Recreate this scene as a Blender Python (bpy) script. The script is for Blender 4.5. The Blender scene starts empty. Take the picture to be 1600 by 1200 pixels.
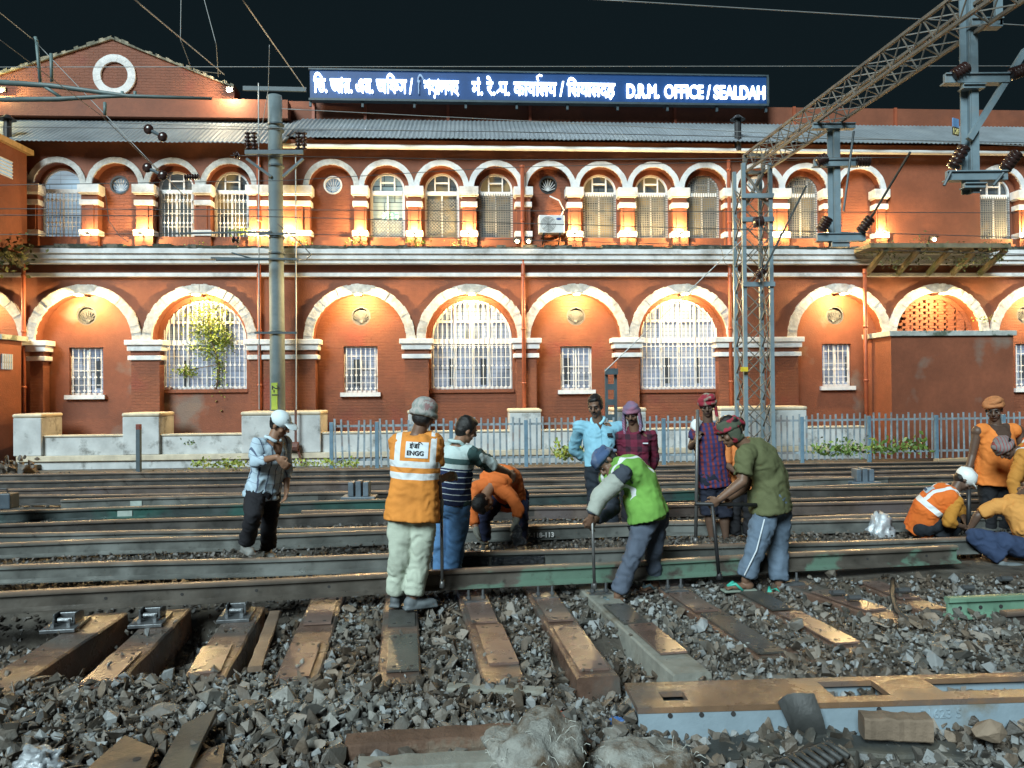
import bpy, bmesh, math, random
import numpy as np
from mathutils import Vector, Matrix, noise
from mathutils.bvhtree import BVHTree
R = math.radians
random.seed(7)
SC = bpy.context.scene
COL = SC.collection
# ---------------- camera
F = 1200.0                       # focal length in pixels of the 1600 px wide photograph
CAM = Vector((0, 0, 1.75))
cd = bpy.data.cameras.new("camera"); cam = bpy.data.objects.new("camera", cd); COL.objects.link(cam)
cd.sensor_width = 36; cd.lens = 36 * F / 1600; cd.clip_start = .05; cd.clip_end = 2000
CR = Matrix.Rotation(R(90 + .47), 4, 'X') @ Matrix.Rotation(R(-.5), 4, 'Z')
cam.matrix_world = Matrix.Translation(CAM) @ CR
SC.camera = cam
CR3 = CR.to_3x3()
# ---------------- world: night sky
w = bpy.data.worlds.new("World"); SC.world = w; w.use_nodes = True
bg = w.node_tree.nodes["Background"]
bg.inputs[0].default_value = (.32, .62, .78, 1); bg.inputs[1].default_value = .017
# ---------------- the yard floodlight behind the camera
sl = bpy.data.lights.new("yard_floodlight", 'SUN'); sl.energy = 5.0; sl.angle = R(24); sl.color = (.80, .97, 1)
so = bpy.data.objects.new("yard_floodlight", sl); COL.objects.link(so)
so.rotation_euler = Vector((.38, .76, -.60)).to_track_quat('-Z', 'Y').to_euler()
SC.view_settings.view_transform = 'Standard'; SC.view_settings.look = 'None'
SC.view_settings.exposure = 0; SC.view_settings.gamma = 1
SC.cycles.max_bounces = 6; SC.cycles.caustics_reflective = False; SC.cycles.caustics_refractive = False
SC.cycles.sample_clamp_indirect = 4
try: SC.cycles.use_denoising = True
except Exception: pass

def ray(px, py): return CR3 @ Vector(((px - 800) / F, (600 - py) / F, -1))
def P(px, py, d):
    r = ray(px, py); return CAM + r * (d / r.y)
def G(px, py, z=0):
    r = ray(px, py); return CAM + r * ((z - CAM.z) / r.z)
FA = R(3.3); FO = Vector((0, 20, 0))
FM = Matrix.Translation(FO) @ Matrix.Rotation(FA, 4, 'Z'); FMI = FM.inverted()
def fu(px, py, off=0):           # pixel -> (u, z) on the facade plane moved off metres towards the tracks
    o = FMI @ CAM; d = FMI.to_3x3() @ ray(px, py); t = (-off - o.y) / d.y
    q = o + d * t; return q.x, q.z
def U(px, py=400, off=0): return fu(px, py, off)[0]
def Zf(py, px=690, off=0): return fu(px, py, off)[1]

# ---------------- materials
def mat(name, col, rough=.65, var=.25, sc=5, bump=.15, bsc=30, col2=None, c2sc=1.3, c2lo=.5, c2hi=.65, metal=0, rlo=None, rsc=3, spec=.5,
        emit=None, estr=0, coord='Object', island=0, c2col3=None):
    m = bpy.data.materials.new(name); m.use_nodes = True
    nt = m.node_tree; N = nt.nodes; L = nt.links; b = N["Principled BSDF"]
    tc = N.new('ShaderNodeTexCoord'); co = tc.outputs[coord]
    def noi(s, det=5, ro=.6):
        n = N.new('ShaderNodeTexNoise'); n.inputs['Scale'].default_value = s; n.inputs['Detail'].default_value = det
        n.inputs['Roughness'].default_value = ro; L.new(co, n.inputs['Vector']); return n.outputs['Fac']
    def mix(fac, a, bb, blend='MIX'):
        x = N.new('ShaderNodeMix'); x.data_type = 'RGBA'; x.blend_type = blend
        for s, v in ((0, fac), (6, a), (7, bb)):
            if hasattr(v, 'links'): L.new(v, x.inputs[s])
            elif s == 0: x.inputs[0].default_value = v
            else: x.inputs[s].default_value = (*v, 1)
        return x.outputs[2]
    def rng(v, a, b_, c, d):
        x = N.new('ShaderNodeMapRange'); L.new(v, x.inputs[0])
        for i, q in enumerate((a, b_, c, d)): x.inputs[i + 1].default_value = q
        return x.outputs[0]
    lo = tuple(c * (1 - var) for c in col); hi = tuple(min(1, c * (1 + var)) for c in col)
    c = mix(rng(noi(sc), .3, .7, 0, 1), lo, hi)
    if col2: c = mix(rng(noi(c2sc, 6, .65), c2lo, c2hi, 0, 1), c, col2)
    if island:
        g = N.new('ShaderNodeNewGeometry'); v = rng(g.outputs['Random Per Island'], 0, 1, 1 - island, 1 + island)
        x = N.new('ShaderNodeVectorMath'); x.operation = 'SCALE'; L.new(c, x.inputs[0]); L.new(v, x.inputs['Scale']); c = x.outputs[0]
        if c2col3:
            c = mix(rng(g.outputs['Random Per Island'], .8, .82, 0, .8), c, c2col3)
    L.new(c, b.inputs['Base Color'])
    b.inputs['Metallic'].default_value = metal; b.inputs['Specular IOR Level'].default_value = spec
    if rlo is not None: L.new(rng(noi(rsc), .35, .65, rlo, rough), b.inputs['Roughness'])
    else: b.inputs['Roughness'].default_value = rough
    if bump:
        bm = N.new('ShaderNodeBump'); bm.inputs['Strength'].default_value = bump; bm.inputs['Distance'].default_value = .02
        L.new(noi(bsc, 6, .7), bm.inputs['Height']); L.new(bm.outputs[0], b.inputs['Normal'])
    if emit: b.inputs['Emission Color'].default_value = (*emit, 1); b.inputs['Emission Strength'].default_value = estr
    m['c'] = 1
    return m
class NB:                          # tiny node helper for the patterned materials
    def __init__(s, name, rough=.75):
        s.m = bpy.data.materials.new(name); s.m.use_nodes = True; s.nt = s.m.node_tree; s.b = s.nt.nodes["Principled BSDF"]
        s.b.inputs['Roughness'].default_value = rough
        s.tc = s.nt.nodes.new('ShaderNodeTexCoord'); s.co = s.tc.outputs['Object']
        sx = s.nt.nodes.new('ShaderNodeSeparateXYZ'); s.nt.links.new(s.co, sx.inputs[0]); s.x, s.y, s.z = sx.outputs
    def ma(s, op, a, b=0, c=0):
        n = s.nt.nodes.new('ShaderNodeMath'); n.operation = op
        for i, v in enumerate((a, b, c)):
            if hasattr(v, 'links'): s.nt.links.new(v, n.inputs[i])
            else: n.inputs[i].default_value = v
        return n.outputs[0]
    def band(s, v, a, b): return s.ma('MULTIPLY', s.ma('GREATER_THAN', v, a), s.ma('LESS_THAN', v, b))
    def per(s, v, period, width, off=0):      # 1 inside repeating stripes
        return s.ma('LESS_THAN', s.ma('WRAP', s.ma('ADD', v, off), period, 0), width)
    def mix(s, fac, a, b, blend='MIX'):
        x = s.nt.nodes.new('ShaderNodeMix'); x.data_type = 'RGBA'; x.blend_type = blend
        for i, v in ((0, fac), (6, a), (7, b)):
            if hasattr(v, 'links'): s.nt.links.new(v, x.inputs[i])
            elif i == 0: x.inputs[0].default_value = v
            else: x.inputs[i].default_value = (*v, 1)
        return x.outputs[2]
    def noise(s, sc, det=4, vec=None):
        n = s.nt.nodes.new('ShaderNodeTexNoise'); n.inputs['Scale'].default_value = sc; n.inputs['Detail'].default_value = det
        s.nt.links.new(vec or s.co, n.inputs['Vector']); return n.outputs['Fac']
    def rng(s, v, a, b, c, d):
        x = s.nt.nodes.new('ShaderNodeMapRange'); s.nt.links.new(v, x.inputs[0])
        for i, q in enumerate((a, b, c, d)): x.inputs[i + 1].default_value = q
        return x.outputs[0]
    def bump(s, h, st=.3, dist=.02):
        n = s.nt.nodes.new('ShaderNodeBump'); n.inputs['Strength'].default_value = st; n.inputs['Distance'].default_value = dist
        s.nt.links.new(h, n.inputs['Height']); s.nt.links.new(n.outputs[0], s.b.inputs['Normal'])
    def out(s, c): s.nt.links.new(c, s.b.inputs['Base Color']); return s.m

# ---------------- mesh building
class MB:
    def __init__(s): s.v = []; s.f = []; s.m = []; s.mi = 0
    def add(s, vs, fs):
        n = len(s.v); s.v += [tuple(v) for v in vs]; s.f += [tuple(i + n for i in f) for f in fs]; s.m += [s.mi] * len(fs); return s
    def box(s, c, d, rot=None):
        c = Vector(c); h = Vector(d) / 2; vs = []
        for x in (-1, 1):
            for y in (-1, 1):
                for z in (-1, 1):
                    q = Vector((x * h.x, y * h.y, z * h.z)); vs.append(c + (rot @ q if rot else q))
        return s.add(vs, [(0, 1, 3, 2), (4, 6, 7, 5), (0, 4, 5, 1), (2, 3, 7, 6), (0, 2, 6, 4), (1, 5, 7, 3)])
    def bx(s, x0, x1, y0, y1, z0, z1): return s.box(((x0 + x1) / 2, (y0 + y1) / 2, (z0 + z1) / 2), (abs(x1 - x0), abs(y1 - y0), abs(z1 - z0)))
    def bar(s, a, b, w, h=None, up=Vector((0, 0, 1))):
        a = Vector(a); b = Vector(b); d = (b - a); l = d.length
        if l < 1e-6: return s
        d.normalize(); x = d.cross(up)
        if x.length < 1e-3: x = d.cross(Vector((1, 0, 0)))
        x.normalize(); z = x.cross(d)
        return s.box((a + b) / 2, (w, l, h or w), Matrix((x, d, z)).transposed())
    def tube(s, pts, r, seg=8, cap=True):
        pts = [Vector(p) for p in pts]; n = len(pts); rs = r if hasattr(r, '__len__') else [r] * n
        base = len(s.v); px = None
        for i, p in enumerate(pts):
            t = (pts[min(i + 1, n - 1)] - pts[max(i - 1, 0)]).normalized()
            if px is None:
                px = t.cross(Vector((0, 0, 1)))
                if px.length < .05: px = t.cross(Vector((0, 1, 0)))
            px = (px - t * px.dot(t)).normalized(); py = t.cross(px)
            for k in range(seg):
                a = 2 * math.pi * k / seg; s.v.append(tuple(p + (px * math.cos(a) + py * math.sin(a)) * rs[i]))
        for i in range(n - 1):
            for k in range(seg):
                k2 = (k + 1) % seg; s.f.append((base + i * seg + k, base + i * seg + k2, base + (i + 1) * seg + k2, base + (i + 1) * seg + k)); s.m.append(s.mi)
        if cap:
            s.f.append(tuple(base + k for k in range(seg))[::-1]); s.f.append(tuple(base + (n - 1) * seg + k for k in range(seg))); s.m += [s.mi] * 2
        return s
    def ell(s, c, rad, M=None, seg=12, rings=8, e=None):
        c = Vector(c); vs = []; fs = []
        for i in range(rings + 1):
            th = math.pi * i / rings
            for k in range(seg):
                a = 2 * math.pi * k / seg; q = Vector((math.sin(th) * math.cos(a) * rad[0], math.sin(th) * math.sin(a) * rad[1], math.cos(th) * rad[2]))
                vs.append(c + (M @ q if M else q))
        for i in range(rings):
            for k in range(seg):
                k2 = (k + 1) % seg; fs.append((i * seg + k, (i + 1) * seg + k, (i + 1) * seg + k2, i * seg + k2))
        return s.add(vs, fs)
    def loft(s, rings, seg=20, n=2.4):   # rings: (centre, x axis, y axis, a, b)
        base = len(s.v)
        for (c, X, Y, a, b) in rings:
            for k in range(seg):
                t = 2 * math.pi * k / seg; ct, st = math.cos(t), math.sin(t)
                s.v.append(tuple(c + X * (a * math.copysign(abs(ct) ** (2 / n), ct)) + Y * (b * math.copysign(abs(st) ** (2 / n), st))))
        for i in range(len(rings) - 1):
            for k in range(seg):
                k2 = (k + 1) % seg; s.f.append((base + i * seg + k, base + i * seg + k2, base + (i + 1) * seg + k2, base + (i + 1) * seg + k)); s.m.append(s.mi)
        s.f.append(tuple(base + k for k in range(seg))[::-1]); s.f.append(tuple(base + (len(rings) - 1) * seg + k for k in range(seg))); s.m += [s.mi] * 2
        return s
    def prism(s, pts, fa, fb):            # polygon pts mapped by fa / fb to two end caps
        n = len(pts); return s.add([fa(p) for p in pts] + [fb(p) for p in pts], [tuple(range(n)), tuple(range(2 * n - 1, n - 1, -1))] + [(i, i + n, (i + 1) % n + n, (i + 1) % n) for i in range(n)])
    def mesh(s, name):
        me = bpy.data.meshes.new(name); me.from_pydata(s.v, [], s.f)
        if any(s.m): me.polygons.foreach_set('material_index', s.m)
        bm = bmesh.new(); bm.from_mesh(me); bmesh.ops.recalc_face_normals(bm, faces=bm.faces); bm.to_mesh(me); bm.free()
        return me
    def build(s, name, m, parent=None, smooth=False, local=False, bevel=0):
        return link(s.mesh(name), name, m, parent, smooth, local, bevel)
WM = {}
def wm(o):
    while o is not None and o.name not in WM: o = o.parent
    return WM[o.name] if o is not None else Matrix()
def link(me, name, m, parent=None, smooth=False, local=False, bevel=0):
    for k in (m if isinstance(m, (list, tuple)) else [m]): me.materials.append(k)
    o = bpy.data.objects.new(name, me); COL.objects.link(o)
    if parent is not None:
        o.parent = parent
        if not local: me.transform(wm(parent).inverted())
    if smooth: me.polygons.foreach_set('use_smooth', [True] * len(me.polygons))
    if bevel:
        b = o.modifiers.new('bevel', 'BEVEL'); b.width = bevel; b.segments = 2; b.limit_method = 'ANGLE'
    return o
USED = {}
def tag(o, label=None, cat=None, group=None, kind=None):
    if label:
        if label in USED: print('DUPLABEL', label)
        USED[label] = 1; o['label'] = label
    if cat: o['category'] = cat
    if group: o['group'] = group
    if kind: o['kind'] = kind
    return o
def thing(name, label, cat, loc=(0, 0, 0), rotz=0, group=None):
    o = bpy.data.objects.new(name, None); COL.objects.link(o); o.location = loc; o.rotation_euler = (0, 0, rotz); o.empty_display_size = .1
    WM[o.name] = Matrix.Translation(loc) @ Matrix.Rotation(rotz, 4, 'Z')
    return tag(o, label, cat, group)
def rebase(o):                            # a mesh thing gets its origin at its base
    me = o.data; n = len(me.vertices); a = np.empty(n * 3); me.vertices.foreach_get('co', a); a = a.reshape(-1, 3)
    c = Vector(((a[:, 0].min() + a[:, 0].max()) / 2, (a[:, 1].min() + a[:, 1].max()) / 2, a[:, 2].min()))
    me.transform(Matrix.Translation(-c)); o.location = c; return o
def lights(name, loc, power, col, parent, rad=.04, kind='POINT', direction=None, cone=100):
    l = bpy.data.lights.new(name, kind); l.energy = power; l.color = col; l.shadow_soft_size = rad
    o = bpy.data.objects.new(name, l); COL.objects.link(o); o.parent = parent; o.location = wm(parent).inverted() @ Vector(loc)
    if kind == 'SPOT':
        l.spot_size = R(cone); l.spot_blend = .6; o.rotation_euler = (wm(parent).to_3x3().inverted() @ Vector(direction)).to_track_quat('-Z', 'Y').to_euler()
    return o
# ---------------- facade materials
def brickmat(name, col, bump, stain=None, brick=True, rough=.7):
    n = NB(name, rough)
    v1 = n.rng(n.noise(1.3, 6), .35, .7, 0, 1); c = n.mix(v1, tuple(x * .82 for x in col), tuple(x * 1.18 for x in col))
    n2 = n.rng(n.noise(9, 6), .4, .75, 0, .35); c = n.mix(n2, c, tuple(x * .6 for x in col))
    if stain: c = n.mix(n.rng(n.noise(.9, 7), .58, .68, 0, .85), c, stain)
    h = n.noise(26, 6)
    if brick:
        mp = n.nt.nodes.new('ShaderNodeCombineXYZ'); n.nt.links.new(n.x, mp.inputs[0]); n.nt.links.new(n.z, mp.inputs[1])
        w_ = n.nt.nodes.new('ShaderNodeVectorMath'); w_.operation = 'ADD'; n.nt.links.new(mp.outputs[0], w_.inputs[0])
        nn = n.nt.nodes.new('ShaderNodeTexNoise'); nn.inputs['Scale'].default_value = 7; n.nt.links.new(n.co, nn.inputs['Vector'])
        ss = n.nt.nodes.new('ShaderNodeVectorMath'); ss.operation = 'SCALE'; ss.inputs['Scale'].default_value = .05; n.nt.links.new(nn.outputs['Color'], ss.inputs[0]); n.nt.links.new(ss.outputs[0], w_.inputs[1])
        b = n.nt.nodes.new('ShaderNodeTexBrick'); n.nt.links.new(w_.outputs[0], b.inputs['Vector'])
        b.inputs['Scale'].default_value = 1; b.inputs['Brick Width'].default_value = .25; b.inputs['Row Height'].default_value = .078
        b.inputs['Mortar Size'].default_value = .008; b.inputs['Mortar Smooth'].default_value = .6
        b.inputs['Color1'].default_value = (1, 1, 1, 1); b.inputs['Color2'].default_value = (.75, .75, .75, 1); b.inputs['Mortar'].default_value = (.15, .15, .15, 1)
        h = n.ma('ADD', n.ma('MULTIPLY', h, .5), n.ma('MULTIPLY', b.outputs['Color'], .8))
    n.bump(h, bump, .025)
    return n.out(c)
RED = (.225, .070, .034)
M_RED = brickmat('terracotta_paint', RED, .3, stain=(.165, .055, .03), brick=False)
M_BRICK = brickmat('painted_brick', RED, .75, stain=(.22, .05, .03))
M_PATCH = brickmat('peeling_red_plaster', RED, .35, stain=(.2, .15, .12), brick=False)
M_WHITE = mat('lime_white_stone', (.74, .73, .73), .8, .16, 4, .35, 22, (.33, .31, .29), 1.1, .55, .75)
M_ROUGHW = mat('rough_white_stone', (.56, .545, .52), .85, .25, 9, .8, 14, (.38, .34, .30), 3, .5, .7)
M_FRAME = mat('white_window_paint', (.74, .73, .72), .5, .1, 5, .1)
M_ROOF = mat('grey_roof_sheet', (.19, .215, .235), .55, .22, 1.2, .1, 30, (.24, .26, .27), .8, .5, .7)
M_ROOFE = mat('rusty_sheet_edge', (.45, .3, .14), .7, .3)
M_DARKMOSS = mat('mossy_ledge', (.05, .055, .04), .9, .5, 8, .6, 25, (.16, .15, .12), 4, .5, .62)
M_LEAF = mat('green_leaf', (.10, .17, .035), .5, .35, 30, 0, island=.45)
M_LEAFY = mat('yellow_green_leaf', (.24, .30, .05), .5, .3, 30, 0, island=.4)
M_DRY = mat('dry_brown_stem', (.16, .11, .06), .8, .3, 20, .2)
M_PIPE = mat('red_drainpipe_paint', (.33, .085, .04), .45, .2, 6, .1)
M_BLACK = mat('black_iron', (.02, .02, .022), .5, .3, 10, .1)
M_LAMP = mat('lamp_lens', (1, .85, .6), .4, 0, 5, 0, emit=(1, .82, .5), estr=25)
def panemat(name, dark, light, estr, warm=None, sx=.55, sz=.42, seed=0.):
    n = NB(name, .12)
    mp = n.nt.nodes.new('ShaderNodeCombineXYZ'); n.nt.links.new(n.ma('ADD', n.x, seed), mp.inputs[0]); n.nt.links.new(n.ma('ADD', n.z, seed * .7), mp.inputs[1])
    b = n.nt.nodes.new('ShaderNodeTexBrick'); n.nt.links.new(mp.outputs[0], b.inputs['Vector']); b.inputs['Scale'].default_value = 1
    b.inputs['Brick Width'].default_value = sx; b.inputs['Row Height'].default_value = sz; b.inputs['Mortar Size'].default_value = .012
    b.inputs['Color1'].default_value = (*dark, 1); b.inputs['Color2'].default_value = (*light, 1); b.inputs['Mortar'].default_value = tuple(x * .25 for x in dark) + (1,)
    c = n.mix(n.rng(n.noise(.9, 2), .42, .58, 0, .8), b.outputs['Color'], light)
    c = n.mix(n.ma('MULTIPLY', n.per(n.z, .11, .02, seed), .35), c, tuple(x * .3 for x in dark))
    c = n.mix(n.ma('MULTIPLY', n.per(n.ma('ADD', n.x, seed), .83, .16), n.band(n.z, 1.9, 2.6)), c, tuple(x * .4 for x in dark))
    if warm: c = n.mix(n.rng(n.noise(1.6, 2), .5, .6, 0, 1), c, warm)
    n.nt.links.new(c, n.b.inputs['Emission Color']); n.b.inputs['Emission Strength'].default_value = estr
    return n.out(n.mix(.5, c, (.05, .06, .07)))
M_PANE = [panemat('lit_room_glass', (.10, .12, .15), (.40, .48, .64), .42, seed=s, sx=.42, sz=.77) for s in (0., 3.3, 7.7)]
M_PANEB = panemat('blue_lit_glass', (.22, .33, .45), (.45, .62, .75), .55)
M_PANEU = panemat('pale_upper_glass', (.2, .3, .33), (.42, .52, .5), .55)
M_PANEM = [panemat('dim_office_glass', (.03, .035, .045), (.13, .15, .15), .4, warm=(.32, .23, .10), seed=s) for s in (1.2, 5.1, 9.4)]
M_MESH = mat('grey_mesh_wire', (.20, .20, .19), .5, .15, 6, .1)
M_VENT = mat('vent_grille_paint', (.075, .078, .085), .5, .15, 8, .1)
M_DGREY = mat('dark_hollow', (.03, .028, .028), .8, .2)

BLD = thing('station_building', 'long two-storey terracotta railway office building with white arches', 'building', FO, FA)
def bb(mb, name, m, parent=None, smooth=False, bevel=0): return mb.build(name, m, parent or BLD, smooth, True, bevel)   # local facade coordinates
# wall sheet with openings, sliced in u.  An opening: (u0, u1, bottom(u), top(u))
def wall(mb, u0, u1, z0, z1, y, ops, depth, n=18):
    us = {u0, u1}
    for o in ops:
        us.add(max(u0, o[0])); us.add(min(u1, o[1]))
        if o[4]:
            for i in range(1, n):
                us.add(o[0] + (o[1] - o[0]) * (.5 - .5 * math.cos(math.pi * i / n)))
    us = sorted(us); us = [u for i, u in enumerate(us) if i == 0 or u - us[i - 1] > 1e-5]
    for a, b in zip(us[:-1], us[1:]):
        mid = (a + b) / 2; act = sorted([o for o in ops if o[0] < mid < o[1]], key=lambda o: o[2](mid))
        za, zb = z0, z0
        for o in act:
            ba, bb_, ta, tb = o[2](a), o[2](b), o[3](a), o[3](b)
            if ba - za > 1e-5 or bb_ - zb > 1e-5: mb.add([(a, y, za), (b, y, zb), (b, y, bb_), (a, y, ba)], [(0, 1, 2, 3)])
            mb.add([(a, y, ba), (b, y, bb_), (b, y + depth, bb_), (a, y + depth, ba)], [(0, 1, 2, 3)])
            mb.add([(a, y, ta), (b, y, tb), (b, y + depth, tb), (a, y + depth, ta)], [(0, 1, 2, 3)])
            za, zb = ta, tb
        mb.add([(a, y, za), (b, y, zb), (b, y, z1), (a, y, z1)], [(0, 1, 2, 3)])
    for o in ops:
        for e in (o[0], o[1]):
            if u0 < e < u1 and o[3](e) - o[2](e) > 1e-4:
                mb.add([(e, y, o[2](e)), (e, y + depth, o[2](e)), (e, y + depth, o[3](e)), (e, y, o[3](e))], [(0, 1, 2, 3)])
def arch_op(uc, r, zb, zs): return (uc - r, uc + r, lambda u: zb, lambda u: zs + math.sqrt(max(0, r * r - (u - uc) ** 2)), True)
def rect_op(u0, u1, zb, zt): return (u0, u1, lambda u: zb, lambda u: zt, False)
def circ_op(uc, zc, r): return (uc - r, uc + r, lambda u: zc - math.sqrt(max(0, r * r - (u - uc) ** 2)), lambda u: zc + math.sqrt(max(0, r * r - (u - uc) ** 2)), True)
def ring(mb, uc, zc, r0, r1, y0, y1, a0=0, a1=math.pi, n=28, jit=0, rnd=random):
    for i in range(n):
        b, e = a0 + (a1 - a0) * i / n, a0 + (a1 - a0) * (i + 1) / n
        j1 = r1 + rnd.uniform(-jit, jit); j0 = r0 + rnd.uniform(-jit, jit) * .5; jy = y0 + rnd.uniform(-jit, jit) * .8
        vs = [(uc + r * math.cos(t), y, zc + r * math.sin(t)) for t in (b, e) for r in (j0, j1) for y in (jy, y1)]
        mb.add(vs, [(0, 1, 3, 2), (4, 6, 7, 5), (0, 4, 5, 1), (2, 3, 7, 6), (0, 2, 6, 4), (1, 5, 7, 3)])
UL, UR = U(-190), U(1790)
zTop = Zf(226); zLedge = Zf(384); zSpL = Zf(530); zSpU = Zf(293.5)
# ---- lower storey
LOW = [(-45, 'blind'), (132, 'blind'), (313, 'win'), (562, 'blind'), (737, 'win'), (899, 'blind'), (1066, 'win'), (1311, 'blind'), (1465, 'jali'), (1624, 'blind'), (1790, 'win')]
UC = [U(c, 500) for c, _ in LOW]
def wpx(px): return px * 20 / F
rO, rI, rW = wpx(85.5), wpx(71.5), wpx(64)
rows = []
for i in range(len(LOW)):
    k = 1.0
    rows.append((UC[i], rO * k, rI * k, rW * k))
front = MB(); wall(front, UL, UR, -.3, zLedge, 0, [arch_op(u, ri, -.25, zSpL) for (u, _, ri, _) in rows], .3)
bb(front, 'lower_wall', M_RED)
jal = None
def grille_bars(mb, u0, u1, zb, ztop, y, pitch, r, diam=(), hbars=()):
    n = max(2, round((u1 - u0) / pitch))
    for i in range(n + 1):
        u = u0 + (u1 - u0) * i / n; zt = ztop(u)
        if zt - zb < .05: continue
        mb.bx(u - r, u + r, y - r, y + r, zb, zt)
        for z in diam:
            if zb < z < zt - .03: mb.box((u, y, z), (.055, .03, .055), Matrix.Rotation(R(45), 3, 'Y'))
    for z in hbars: mb.bx(u0, u1, y + r, y + r * 2.2, z - .008, z + .008)
cnt = 0
for i, ((cpx, typ), (uc, ro, ri, rw)) in enumerate(zip(LOW, rows)):
    ops = []; yp = .3
    if typ == 'win':
        zb = Zf(608, cpx); ops = [arch_op(uc, rw, zb, zSpL)]
    elif typ == 'blind':
        pz = {132: (108, 161, 543, 617, 135, 493), 562: (537, 590, 541, 613, 564, 494), 899: (876, 925, 541, 609, 900, 494), 1311: (1285, 1330, 537, 603, 1305, 493), 1624: (1587, 1630, 537, 606, 1602, 492), -45: (-70, -20, 545, 620, -42, 495)}[cpx]
        w0, w1 = U(pz[0], 580, -.3), U(pz[1], 580, -.3); zb, zt = Zf(pz[3], cpx, -.3), Zf(pz[2], cpx, -.3)
        oc = (U(pz[4], pz[5], -.3), Zf(pz[5], pz[4], -.3), .25)
        ops = [rect_op(w0, w1, zb, zt), circ_op(*oc)]
    else:
        zb = Zf(530, cpx); ops = [arch_op(uc, rw, zSpL - .05, zSpL)]
    pn = MB(); wall(pn, uc - ri - .03, uc + ri + .03, -.3, zSpL + ri + .04, yp, ops, .22)
    bb(pn, 'arch_recess', M_PATCH if cpx in (132, 313, 1311) else M_BRICK)
    rg = MB(); ring(rg, uc, zSpL, ri, ro, -.075, .02, n=44, jit=.012); bb(rg, 'arch_ring', M_ROUGHW)
    if typ == 'jali':
        jm = MB()
        z = zSpL - .06; row = 0
        while z < zSpL + rw:
            u = uc - rw + (.07 if row % 2 else 0)
            while u < uc + rw:
                if (u - uc) ** 2 + max(0, z - zSpL) ** 2 < (rw + .02) ** 2: jm.bx(u, u + .215, yp + .02, yp + .13, z, z + .075)
                u += .29 if row % 2 else .26
            z += .078; row += 1
        bb(jm, 'brick_lattice', M_BRICK)
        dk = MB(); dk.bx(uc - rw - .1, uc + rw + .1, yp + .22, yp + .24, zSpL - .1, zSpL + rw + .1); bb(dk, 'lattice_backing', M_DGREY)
        continue
    if typ == 'blind':
        wf = MB(); y = yp + .1; t = .045
        wf.bx(w0, w0 + t, y, y + .05, zb, zt); wf.bx(w1 - t, w1, y, y + .05, zb, zt); wf.bx(w0 + t, w1 - t, y, y + .05, zb, zb + t); wf.bx(w0 + t, w1 - t, y, y + .05, zt - t, zt)
        wf.bx((w0 + w1) / 2 - .02, (w0 + w1) / 2 + .02, y + .003, y + .045, zb + t, zt - t)
        fo = bb(wf, 'window', M_FRAME)
        p = MB(); p.bx(w0, w1, y + .07, y + .08, zb, zt); bb(p, 'pane', M_PANE[i % 3], fo)
        g = MB(); grille_bars(g, w0 + .07, w1 - .07, zb, lambda u: zt, y - .04, .13, .009, (zb + .45, zb + .1), (zb + .25, zb + .62, zb + .95)); bb(g, 'grille', M_FRAME, fo)
        s = MB(); s.bx(w0 - .08, w1 + .08, yp - .1, yp + .1, zb - .11, zb - .002); bb(s, 'sill', M_WHITE, fo)
        u, z, r = oc; o = MB(); ring(o, u, z, r * .86, r + .005, yp + .02, yp + .1, 0, 2 * math.pi, 32)
        vo = bb(o, 'vent_window', M_VENT)
        v = MB()
        for k in range(9):
            a = R(20 + k * 17.5); v.bar((u, yp + .09, z - r * .62), (u + r * .9 * math.cos(a), yp + .09, z - r * .4 + r * 1.1 * math.sin(a) * .8), .016)
        v.ell((u, yp + .09, z - r * .6), (.05, .02, .05)); v.bx(u - r, u + r, yp + .12, yp + .13, z - r, z + r); bb(v, 'fan_grille', M_VENT, vo)
    else:
        y = yp + .1; t = .055; wf = MB()
        ring(wf, uc, zSpL, rw - t, rw, y, y + .06, n=32)
        wf.bx(uc - rw, uc - rw + t, y, y + .06, zb, zSpL); wf.bx(uc + rw - t, uc + rw, y, y + .06, zb, zSpL)
        wf.bx(uc - rw + t, uc + rw - t, y - .02, y + .07, zSpL - .1, zSpL + .03)
        wf.bx(uc - rw + t, uc + rw - t, y, y + .06, zb, zb + .06)
        for q in (-1, 1):
            wf.bx(uc + q * rw * .44 - .03, uc + q * rw * .44 + .03, y + .003, y + .063, zb + .06, zSpL - .1)
            wf.bx(uc + q * rw * .44 - .03, uc + q * rw * .44 + .03, y + .003, y + .063, zSpL + .03, zSpL + rw * .88)
        wf.bx(uc - rw * .82, uc + rw * .82, y + .006, y + .058, zSpL + .46, zSpL + .52)
        wf.bx(uc - .025, uc + .025, y + .004, y + .055, zSpL + .03, zSpL + .46)
        wf.bx(uc + .0, uc + .04, y + .004, y + .055, zb + .06, zSpL - .1)
        fo = bb(wf, 'window', M_FRAME)
        p = MB(); wall(p, uc - rw, uc + rw, zb - .02, zSpL + rw, y + .09, [], .01); bb(p, 'pane', M_PANE[i % 3], fo)
        rg_ = rw - .02; g = MB(); grille_bars(g, uc - rw + .06, uc + rw - .06, zb, lambda u: zSpL + math.sqrt(max(0, rg_ ** 2 - (u - uc) ** 2)), y - .1, .118, .009, (zb + .06, zb + .62, zSpL - .2, zSpL + .95), (zb + .3, zb + .85, zb + 1.15)); bb(g, 'grille', M_FRAME, fo)
        s = MB(); s.bx(uc - rw - .04, uc + rw + .04, yp - .06, yp + .12, zb - .09, zb - .002); bb(s, 'sill', M_RED, fo)
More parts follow.
